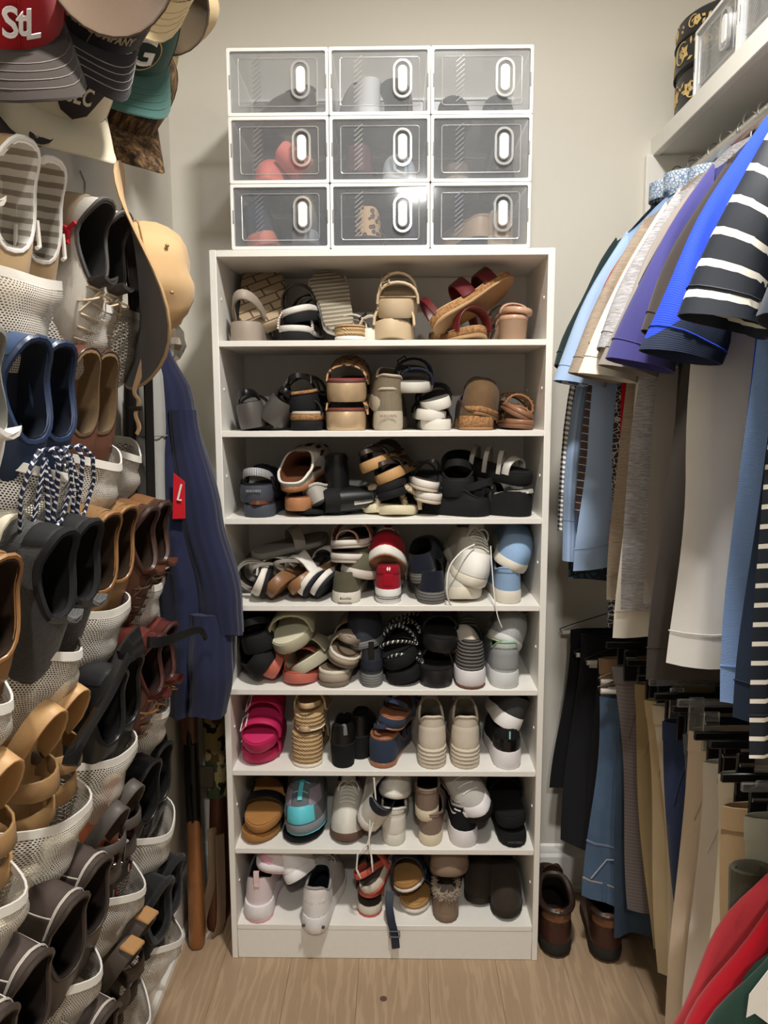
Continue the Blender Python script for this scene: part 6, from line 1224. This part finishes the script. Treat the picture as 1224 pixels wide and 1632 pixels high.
# ---------------------------------------------------------------- caps
def cap(label, crown, brim, px, py, Y, ax=None, under=None, out=(.75, -.66), tilt=.45, spin=0, cat='cap', button=True, sc=1.0, stitch=None, seam=None, back=False, name='baseball_cap'):
    e = empty(name, label, cat); n = 32; rows = []; R = .088 * sc; Ry = .098 * sc; Hh = .125 * sc
    for j in range(11):
        t = j / 10; a = t * pi / 2
        rows.append([(R * cos(a) ** .62 * cos(b), Ry * cos(a) ** (.62) * sin(b) + .012 * t * (1 if sin(b) < 0 else .2), Hh * sin(a) ** .9 + (.018 * max(0, sin(b)) ** 2 * sin(2 * a))) for b in [2 * pi * k / n for k in range(n)]])
    MB().grid(rows, True, False, True).build('crown', crown, e, 70)
    ins = [[(x * .97, y * .97, z * .97 + .001) for x, y, z in r] for r in rows]; MB().grid(ins, True, False, True).build('crown_lining', under or crown, e, 70)
    for k in range(6):
        i = int(n * (k / 6) + n / 4) % n; MB().tube([Vector(rows[j][i]) * 1.004 for j in range(11)], .0009, 4).build('seam', seam or crown, e)
    if button: MB().ball((0, .004, Hh + .003), (.007, .007, .004), 8).build('button', brim, e)
    top = []; BL_ = .074 * sc
    for j in range(7):
        f = j / 6; r = []
        for i in range(17):
            s_ = -1 + i / 8; b = pi / 2 - s_ * RD(72); bx, by = R * cos(b), Ry * sin(b); L = BL_ * (1 - abs(s_) ** 3.2) * f
            x = bx + L * .22 * s_; y = by + L + 0 * abs(s_); z = .004 - 5.2 * x * x * (.25 + .75 * f) * (1 - .0) + .012 * f * (1 - f); r.append(Vector((x, y, z)))
        top.append(r)
    bot = [[p + Vector((0, 0, -.0035)) for p in r] for r in top]
    bo = MB().grid(top).build('brim', brim, e, 70); MB().grid(bot).build('brim_underside', under or brim, bo, 70)
    edge = [top[6][i] + Vector((0, 0, -.0018)) for i in range(17)]; MB().tube(edge, .0021, 5).build('brim_edge', brim, bo)
    if stitch:
        for f in (2, 3, 4, 5): MB().tube([top[f][i] + Vector((0, 0, .0006)) for i in range(1, 16)], .0007, 4).build('stitching', stitch, bo)
    o = Vector((out[0], out[1], 0)).normalized(); yv = o * tilt + Vector((0, 0, -1)) * sqrt(1 - tilt * tilt); zv = o * sqrt(1 - tilt * tilt) + Vector((0, 0, 1)) * tilt
    if back: yv, zv = -yv, zv
    if spin: M = Matrix.Rotation(RD(spin), 3, o); yv = M @ yv; zv = M @ zv
    if ax: yv = Vector(ax[0]).normalized(); zv = Vector(ax[1]); zv = (zv - yv * zv.dot(yv)).normalized()
    xv = yv.cross(zv); c = at(px, py, Y); j = Vector((0, Ry, .0)); p = c - (xv * j.x + yv * j.y + zv * j.z)
    e.matrix_world = Matrix(((xv.x, yv.x, zv.x, p.x), (xv.y, yv.y, zv.y, p.y), (xv.z, yv.z, zv.z, p.z), (0, 0, 0, 1)))
    def front(v, off=.002, z0=.045):      # wrap flat art onto the front panel: v.x across, v.y up
        zz = z0 + v.y * .95; t = max(.02, min(.98, zz / (Hh))); a = math.asin(min(1, t ** (1 / .9))); cb = cos(a) ** .62
        b = pi / 2 - (v.x / (R * cb + .01)); return Vector((R * cb * cos(b), Ry * cb * sin(b) + .012 * (a / (pi / 2)) * .2, Hh * sin(a) ** .9 + .018 * max(0, sin(b)) ** 2 * sin(2 * a))) + Vector((cos(b) * off, sin(b) * off, off * .5)) + Vector((0, v.z, 0))
    e_front[e.name] = front
    return e, front
e_front = {}
def art(e, front, poly, m, nm, off=.002, z0=.045, flip=-1):
    n = len(poly); c = Vector((sum(p[0] for p in poly) / n, sum(p[1] for p in poly) / n, 0)); vs = [front(Vector((flip * c.x, c.y, 0)), off, z0)]; fs = []
    for rr in (.5, 1):
        for x, y in poly: vs.append(front(Vector((flip * lerp(c.x, x, rr), lerp(c.y, y, rr), 0)), off, z0))
    for i in range(n): j = (i + 1) % n; fs += [(0, 1 + i, 1 + j), (1 + i, 1 + n + i, 1 + n + j, 1 + j)]
    mb = MB(); mb.add(vs, fs); return mb.build(nm, m, e)
ell = lambda a, b, n=28: [(a * cos(2 * pi * k / n), b * sin(2 * pi * k / n)) for k in range(n)]
def captext(e, front, txt, size, m, dy=0, dx=0, z0=.045, off=.003, sx=1.0, rot=0): return text_mesh(txt, size, m, 'lettering', e, None, .0006, .0006, wrap=lambda v: front(Vector((-((v.x * cos(rot) - v.y * sin(rot)) * sx + dx), v.x * sin(rot) + v.y * cos(rot) + dy, v.z)), off, z0))
KHK = CL(196, 172, 132); GRNC = CL(46, 80, 74)
e, fr = cap('cream cap with dark conference badge and round brim patch', CL(214, 204, 180), CL(216, 207, 184), 112, 196, -.62, tilt=.62, out=(.74, -.67), under=CL(150, 144, 130))
art(e, fr, [(-.05, .012), (-.03, .024), (.03, .024), (.05, .012), (.022, -.022), (0, -.03), (-.022, -.022)], P(40, 34, 34), 'badge', .002, .034); captext(e, fr, 'SEC', .032, P(226, 218, 196), .002, z0=.034, sx=.8)
bp = MB().lathe([(.017, 0), (.017, .0012)], 20, Matrix.Translation((.052, .136, -.0085)) @ Matrix.Rotation(.45, 4, 'Y')).build('brim_patch', P(34, 30, 32), e); text_mesh('SEC', .012, P(220, 212, 196), 'lettering', bp, Matrix.Translation((.052, .136, -.0068)) @ Matrix.Rotation(.45, 4, 'Y') @ Matrix.Rotation(pi, 4, 'Z'), .0004)
e, fr = cap('green cap with white letter in gold ringed oval', GRNC, CL(70, 106, 100), 208, 122, -.50, tilt=.35, out=(.62, -.78), under=CL(40, 84, 76), stitch=CL(78, 116, 108), sc=.98)
art(e, fr, ell(.040, .030), P(206, 166, 92), 'oval_ring', .0016, .042); art(e, fr, ell(.037, .027), P(24, 42, 38), 'oval_field', .0024, .042); captext(e, fr, 'G', .062, P(236, 236, 236), 0, z0=.042, off=.0036, sx=1.25)
e, fr = cap('dark navy cap with lettered band and white stitched brim', CL(36, 35, 40), CL(42, 40, 46), 136, 70, -.72, tilt=.4, out=(.68, -.73), spin=-14, stitch=P(150, 146, 140), seam=P(120, 116, 112), under=CL(96, 92, 104))
captext(e, fr, 'SUPPLY COMPANY', .0155, P(150, 138, 116), .0, z0=.022, sx=1.0); captext(e, fr, '( BASS )', .014, P(150, 138, 116), .018, z0=.022)
e, fr = cap('red cap with white interlocking letters and charcoal brim', CL(150, 12, 24), CL(56, 50, 47), 30, 84, -.86, tilt=.5, out=(.62, -.78), spin=16, stitch=P(98, 90, 86), under=CL(80, 74, 72))
captext(e, fr, 'S', .044, P(226, 222, 224), .0, -.012, z0=.030, off=.004); captext(e, fr, 't', .042, P(226, 222, 224), .002, .002, z0=.030, off=.0045); captext(e, fr, 'L', .044, P(226, 222, 224), -.002, .016, z0=.030, off=.004)
cap('grey cap low at left edge behind red cap', CL(104, 96, 98), CL(112, 104, 108), -6, 165, -.62, tilt=.4, out=(.6, -.8), under=CL(96, 88, 92))
cap('tan cap with brown brim pointing down above navy cap', KHK, CL(92, 76, 62), 176, -44, -.82, ax=((.05, -.15, -1), (-.25, .9, -.1)), under=CL(96, 80, 66), sc=1.05)
cap('straw coloured cap tucked behind green cap', CL(222, 200, 158), CL(226, 206, 164), 212, -26, -.60, tilt=.25, out=(.55, -.83), spin=-28, under=KHK, stitch=KHK)
BRK = mat('bark', (112, 84, 54), (58, 42, 28), rough=.85)
e, fr = cap('brown reed camouflage cap under green cap', BRK, BRK, 210, 215, -.30, tilt=.5, out=(.8, -.6), under=CL(60, 46, 34), sc=1.08); captext(e, fr, 'Bassin', .03, P(40, 30, 22), 0, z0=.04)
cap('khaki cap with dark brown underbrim sticking out to the right', KHK, CL(66, 54, 40), 262, 16, -.40, ax=((.7, -.1, -.7), (.0, 1, 0)), under=CL(84, 70, 52), sc=1.1)
cap('sand coloured cap peeking out under the dark underbrim', CL(214, 190, 146), CL(214, 190, 146), 250, 70, -.26, tilt=.3, out=(.9, -.4), spin=-20, under=KHK)
for k, (px, py, Y) in enumerate(((120, 60, -.70), (236, 40, -.42), (210, 170, -.36), (260, 20, -.3), (40, 20, -.85), (228, 350, -.32))):
    p = at(px, py, Y); h = empty('wall_hook', ['coat hook behind the navy cap', 'coat hook behind the green cap', 'coat hook behind the camouflage cap', 'coat hook behind the khaki cap', 'coat hook behind the red cap', 'coat hook carrying the wide brimmed hat'][k], 'hook', (XL, p.y, p.z))
    MB().lathe([(.017, 0), (.017, .004), (.012, .007)], 16, Matrix.Rotation(pi / 2, 4, 'Y')).build('rose', SILV, h); MB().tube([(.004, 0, 0), (.05, 0, -.006), (.075, 0, .0), (.085, 0, .018)], .004, 8).build('peg', SILV, h)
# wide brimmed hat
bh = empty('sun_hat', 'tan wide brimmed sun hat with grey underbrim hanging by its cord', 'hat'); n = 40
TANH = CL(192, 160, 118); TANU = CL(104, 98, 96); ci = []
def hb_pt(r, b, z): return Vector((r * cos(b) * 1.0, r * sin(b) * 1.12, z))
bm_ = [[hb_pt(r, b, .0 + .022 * ((r - .085) / .09) * sin(2 * b + .6) + .012 * sin(3 * b) * ((r - .085) / .09) ** 2) for b in [2 * pi * k / n for k in range(n)]] for r in (.084, .1, .12, .14, .16, .172)]
MB().grid(bm_, True).build('brim', TANH, bh, 70); MB().grid([[p - Vector((0, 0, .004)) for p in r] for r in bm_], True).build('underbrim', TANU, bh, 70); MB().tube([p - Vector((0, 0, .002)) for p in bm_[-1]], .003, 5, True).build('brim_edge', TANH, bh)
rn = random.Random(3); cr = []
for r, z in ((.085, 0), (.086, .02), (.085, .042), (.080, .062), (.070, .08), (.052, .091), (.025, .096)): cr.append([hb_pt(r * (1 + .03 * sin(5 * b + z * 60) + .02 * sin(9 * b)), b, z * (1 + .06 * sin(3 * b))) for b in [2 * pi * k / n for k in range(n)]])
MB().grid(cr, True, False, True).build('crown', TANH, bh, 80); MB().grid([[p * .97 for p in r] for r in cr], True, False, True).build('crown_lining', TANU, bh, 80)
MB().tube([hb_pt(.0895, b, .012) for b in [2 * pi * k / n for k in range(n)]], .0014, 5, True).build('band_seam', CL(180, 148, 104), bh)
for b in (-.5, .3): MB().ball(hb_pt(.09, b, .05), .004, 6).build('eyelet', P(150, 122, 84), bh)
bp_ = at(214, 445, -.42); zv = Vector((.9, .42, .06)).normalized(); yv = Vector((.12, .12, -1)); yv = (yv - zv * yv.dot(zv)).normalized(); xv = yv.cross(zv)
bh.matrix_world = Matrix(((xv.x, yv.x, zv.x, bp_.x), (xv.y, yv.y, zv.y, bp_.y), (xv.z, yv.z, zv.z, bp_.z), (0, 0, 0, 1)))
inv = bh.matrix_world.inverted(); q = smooth([inv @ at(*c) for c in ((236, 560, -.44), (222, 600, -.45), (214, 625, -.45), (222, 640, -.45), (216, 660, -.45), (222, 680, -.45), (218, 692, -.45))])
MB().ribbon(q, (.3, .3, .3), [lerp(.018, .006, min(1, i / 8)) for i in range(len(q))], .004).build('chin_cord', CL(214, 178, 138), bh); MB().tube([inv @ at(206, 651, -.455), inv @ at(226, 651, -.455)], .004, 8).build('toggle', P(30, 28, 28), bh)
# ---------------------------------------------------------------- coats, belts, foil in the corner
def drape(name, label, cat, lev, m, folds=7, amp=.16, seed=1, parent=None, n=44, part='body'):
    rn = random.Random(seed); ph = [rn.uniform(0, 6.28) for _ in range(4)]; e = parent or empty(name, label, cat, (lev[-1][1], lev[-1][2], lev[-1][0]))
    o = Vector(e.location) if not parent else Vector(parent.location); rows = []; uv = []; zs = [l[0] for l in lev]; N = 26
    for j in range(N):
        z = lerp(zs[0], zs[-1], j / (N - 1)); g = lambda k: interp(-z, [-q for q in zs], [l[k] for l in lev]); r = []
        for i in range(n):
            b = 2 * pi * i / n; f = 1 + amp * sstep(0, .4, j / N) * (sin(folds * b + ph[0] + 1.2 * j / N) * .6 + .4 * sin((folds - 2) * b + ph[1] - 2 * j / N)) + .04 * sin(13 * b + ph[2])
            r.append(Vector((g(1) + g(3) * cos(b) * f + .003 * sin(j * .35 + ph[3]), g(2) + g(4) * sin(b) * f, z + .006 * sin(3 * b + ph[1]) * (j / N))) - o)
        rows.append(r); uv.append([(i / n * .4, -z) for i in range(n)])
    mb = MB().grid(rows, True, True, True, uv); return e, mb.build(part, m, e, 80)
NVJ = CL(34, 38, 64)
nj, _ = drape('jacket', 'navy jacket with red side flash hanging in the corner', 'jacket', [(1.585, -.505, -.10, .028, .03), (1.45, -.478, -.09, .05, .06), (1.2, -.452, -.085, .075, .09), (1.0, -.432, -.08, .095, .10), (.85, -.44, -.08, .088, .10), (.735, -.455, -.08, .075, .09)], NVJ, 6, .13, 5)
drape('', '', '', [(1.43, -.44, -.135, .03, .035), (1.2, -.40, -.145, .045, .045), (1.0, -.365, -.15, .048, .045), (.93, -.355, -.15, .042, .04)], NVJ, 4, .08, 6, nj, part='sleeve')
drape('', '', '', [(.98, -.39, -.16, .045, .04), (.85, -.385, -.17, .05, .045), (.745, -.40, -.165, .045, .04)], NVJ, 4, .1, 7, nj, part='hood')
rp = MB().prism([(-.012, -.05), (.014, -.05), (.016, .03), (-.006, .05)], at(283, 790, -.19), (1, .2, 0), (0, 0, 1), .003).build('red_flash', CL(186, 22, 36)); rp.parent = nj; rp.matrix_parent_inverse = nj.matrix_basis.inverted()
tz = MB().tube([at(289, 772, -.195), at(283, 797, -.195), at(289, 797, -.195)], .0022, 5).build('white_piping', WHT); tz.parent = nj; tz.matrix_parent_inverse = nj.matrix_basis.inverted()
gj, _ = drape('jacket', 'grey sweatshirt hanging left of the navy jacket', 'jacket', [(1.585, -.515, -.14, .02, .025), (1.5, -.507, -.15, .03, .04), (1.3, -.505, -.155, .033, .05), (1.08, -.505, -.16, .034, .055)], CL(158, 158, 154), 5, .1, 9)
MB().tube([Vector((.037 * cos(b), .05 * sin(b), 1.375 - 1.08)) + Vector((0, .005, 0)) for b in [2 * pi * k / 30 for k in range(30)]], .0015, 5, True).build('sleeve_seam', CL(130, 130, 126), gj)
drape('trousers', 'grey trousers hanging below the grey sweatshirt', 'trousers', [(1.2, -.52, -.10, .02, .03), (1.0, -.515, -.11, .026, .04), (.72, -.515, -.12, .028, .045)], CL(140, 140, 138), 4, .12, 11)
def belt(label, pts, w, m, buckle=None, name='belt', cat='belt', wd=(.45, .9, 0), th=.004):
    e = empty(name, label, cat); q = smooth([at(*c) if len(c) == 3 else Vector(c[:3]) for c in pts], 5); MB().ribbon(q, wd, w, th).build('strap', m, e)
    if buckle: c = q[-1]; MB().tube([c + Vector((a * w * .6 * .45, a * w * .6 * .9, b * .016 - .012)) for a, b in ((-1, -1), (1, -1), (1, 1), (-1, 1))], .0022, 6, True).build('buckle', buckle, e)
    e.location = (0, 0, 0); return e
belt('black leather belt hanging beside the grey sweatshirt', [(208, 590, -.22), (207, 700, -.22), (210, 850, -.22), (212, 985, -.22)], .032, LE(28, 26, 25), SILV)
belt('brown leather belt hanging behind the shoe organizer edge', [(216, 600, -.16), (216, 760, -.16), (218, 900, -.16), (222, 1010, -.16)], .03, LE(72, 44, 34), SILV)
belt('second black belt against the wall near grey sweatshirt', [(236, 600, -.24), (240, 760, -.24), (243, 900, -.24), (244, 1090, -.24)], .024, LE(20, 20, 20))
belt('dark brown belt hanging lowest beside the slings', [(232, 1050, -.1), (232, 1180, -.1), (228, 1290, -.1), (222, 1370, -.1)], .034, LE(46, 34, 30))
belt('wide black padded sling hanging near the shotgun', [(246, 1060, -.12), (247, 1150, -.12), (250, 1225, -.12), (247, 1290, -.12), (240, 1380, -.12)], [.018] * 4 + [.03, .044, .05, .054, .056, .056, .054, .05, .046, .044, .042, .042, .04, .034, .03, .02, .016], CL(32, 31, 32), name='sling', cat='strap', th=.008, wd=(.9, .4, 0))
belt('black strap with metal snap hooks hanging to the floor', [(250, 1375, -.14), (254, 1420, -.15), (259, 1470, -.16), (258, 1520, -.17)], .012, CL(24, 24, 25), SILV, name='strap', cat='strap', wd=(1, 0, 0))
sk = empty('snap_hook', 'open metal snap hook on the black strap end', 'hook'); q = smooth([at(*c) for c in ((262, 1488, -.172), (270, 1496, -.172), (276, 1506, -.172), (272, 1516, -.172), (264, 1514, -.172))]); MB().tube(q, .0022, 6).build('wire', SILV, sk)
fo = empty('foil_bag', 'crumpled shiny silver foil behind the navy jacket', 'foil', at(266, 545, -.02)); rn = random.Random(2); mb = MB(); mb.ball((0, 0, 0), (.04, .05, .045), 18); mb.v = [tuple(Vector(v) * (1 + .28 * (rn.random() - .5))) for v in mb.v]; mb.build('crumple', m_metal((210, 210, 208), .16), fo, 20)
# ---------------------------------------------------------------- long guns standing in the corner
def loft_box(mb, secs):      # (z, cx, cy, hx, hy)
    rows = []
    for z, cx, cy, hx, hy in secs: rows.append([(cx + hx * math.copysign(abs(cos(a)) ** .55, cos(a)), cy + hy * math.copysign(abs(sin(a)) ** .55, sin(a)), z) for a in [2 * pi * k / 20 for k in range(20)]])
    mb.grid(rows, True, True, True); return mb
WDS = mat('wood', (150, 98, 54), (96, 56, 28), rough=.35, coat=.3); WDD = mat('wood', (92, 52, 32), (56, 30, 18), rough=.4); GUN = mat('flat', (24, 25, 27), rough=.28, metal=.7)
g = empty('shotgun', 'shotgun with golden brown wooden stock standing in the corner', 'gun', (-.512, .085, .001))
loft_box(MB(), [(0, 0, 0, .021, .062), (.02, 0, 0, .022, .064), (.15, 0, .004, .021, .05), (.26, 0, .012, .019, .036), (.32, 0, .016, .018, .026), (.38, 0, .018, .018, .026)]).build('stock', WDS, g); loft_box(MB(), [(-.0, 0, 0, .021, .062), (.012, 0, 0, .0214, .0625)]).build('butt_pad', RB(40, 34, 30), g).location.z = .0
loft_box(MB(), [(.30, .0, .018, .0195, .02), (.34, 0, .018, .02, .03), (.52, 0, .018, .02, .03), (.55, 0, .016, .019, .024)]).build('receiver', GUN, g)
MB().tube([(0, -.014, .33), (0, -.04, .36), (0, -.042, .4), (0, -.014, .43)], .0035, 6).build('trigger_guard', GUN, g); loft_box(MB(), [(.545, 0, .012, .02, .024), (.6, 0, .01, .022, .026), (.76, 0, .01, .022, .024), (.80, 0, .012, .018, .02)]).build('forend', WDD, g)
MB().tube([(0, .02, .54), (0, .02, 1.22)], .0115, 12).tube([(0, -.004, .54), (0, -.004, 1.0)], .011, 12).build('barrel', GUN, g); g.rotation_euler = (RD(-3), RD(-.6), RD(10))
CAMO = mat('camo', (150, 138, 92), (58, 70, 44), (84, 62, 42), rough=.85, s=1.0)
g2 = empty('rifle', 'rifle in a woodland camouflage sleeve standing behind the shotgun', 'gun', (-.468, .15, .001))
loft_box(MB(), [(0, 0, 0, .02, .055), (.03, 0, 0, .02, .056), (.25, 0, .01, .019, .036), (.36, 0, .014, .018, .026)]).build('stock', WDD, g2); loft_box(MB(), [(.36, 0, .014, .024, .03), (.5, 0, .014, .028, .036), (.8, 0, .012, .03, .04), (.95, 0, .012, .028, .036)]).build('camouflage_sleeve', CAMO, g2)
MB().tube([(0, .014, .9), (0, .014, 1.2)], .01, 12).build('barrel', GUN, g2); MB().box((-.012, -.03, .43), (.04, .012, .06), .003).build('strap_slider', P(70, 62, 48), g2); g2.rotation_euler = (RD(-3), RD(-1), RD(-8))
inv = Matrix.LocRotScale(g2.location, g2.rotation_euler, None).inverted(); q = smooth([inv @ at(*c) for c in ((338, 1320, .12), (338, 1400, .11), (322, 1470, .09), (333, 1492, .08), (352, 1470, .09), (350, 1330, .12))]); MB().ribbon(q, (.7, .7, .2), .026, .004).build('leather_sling', LE(112, 92, 72), g2)
g3 = empty('rifle', 'reed camouflage rifle half hidden by the shoe shelf', 'gun', (-.428, .235, .001)); loft_box(MB(), [(0, 0, 0, .018, .05), (.03, 0, 0, .018, .052), (.25, 0, .008, .017, .034), (.4, 0, .01, .018, .028), (.7, 0, .01, .018, .026), (.85, 0, .01, .014, .02)]).build('stock', BRK, g3); MB().tube([(0, .012, .8), (0, .012, 1.15)], .01, 12).build('barrel', GUN, g3); g3.rotation_euler = (RD(-2), RD(-.4), 0)
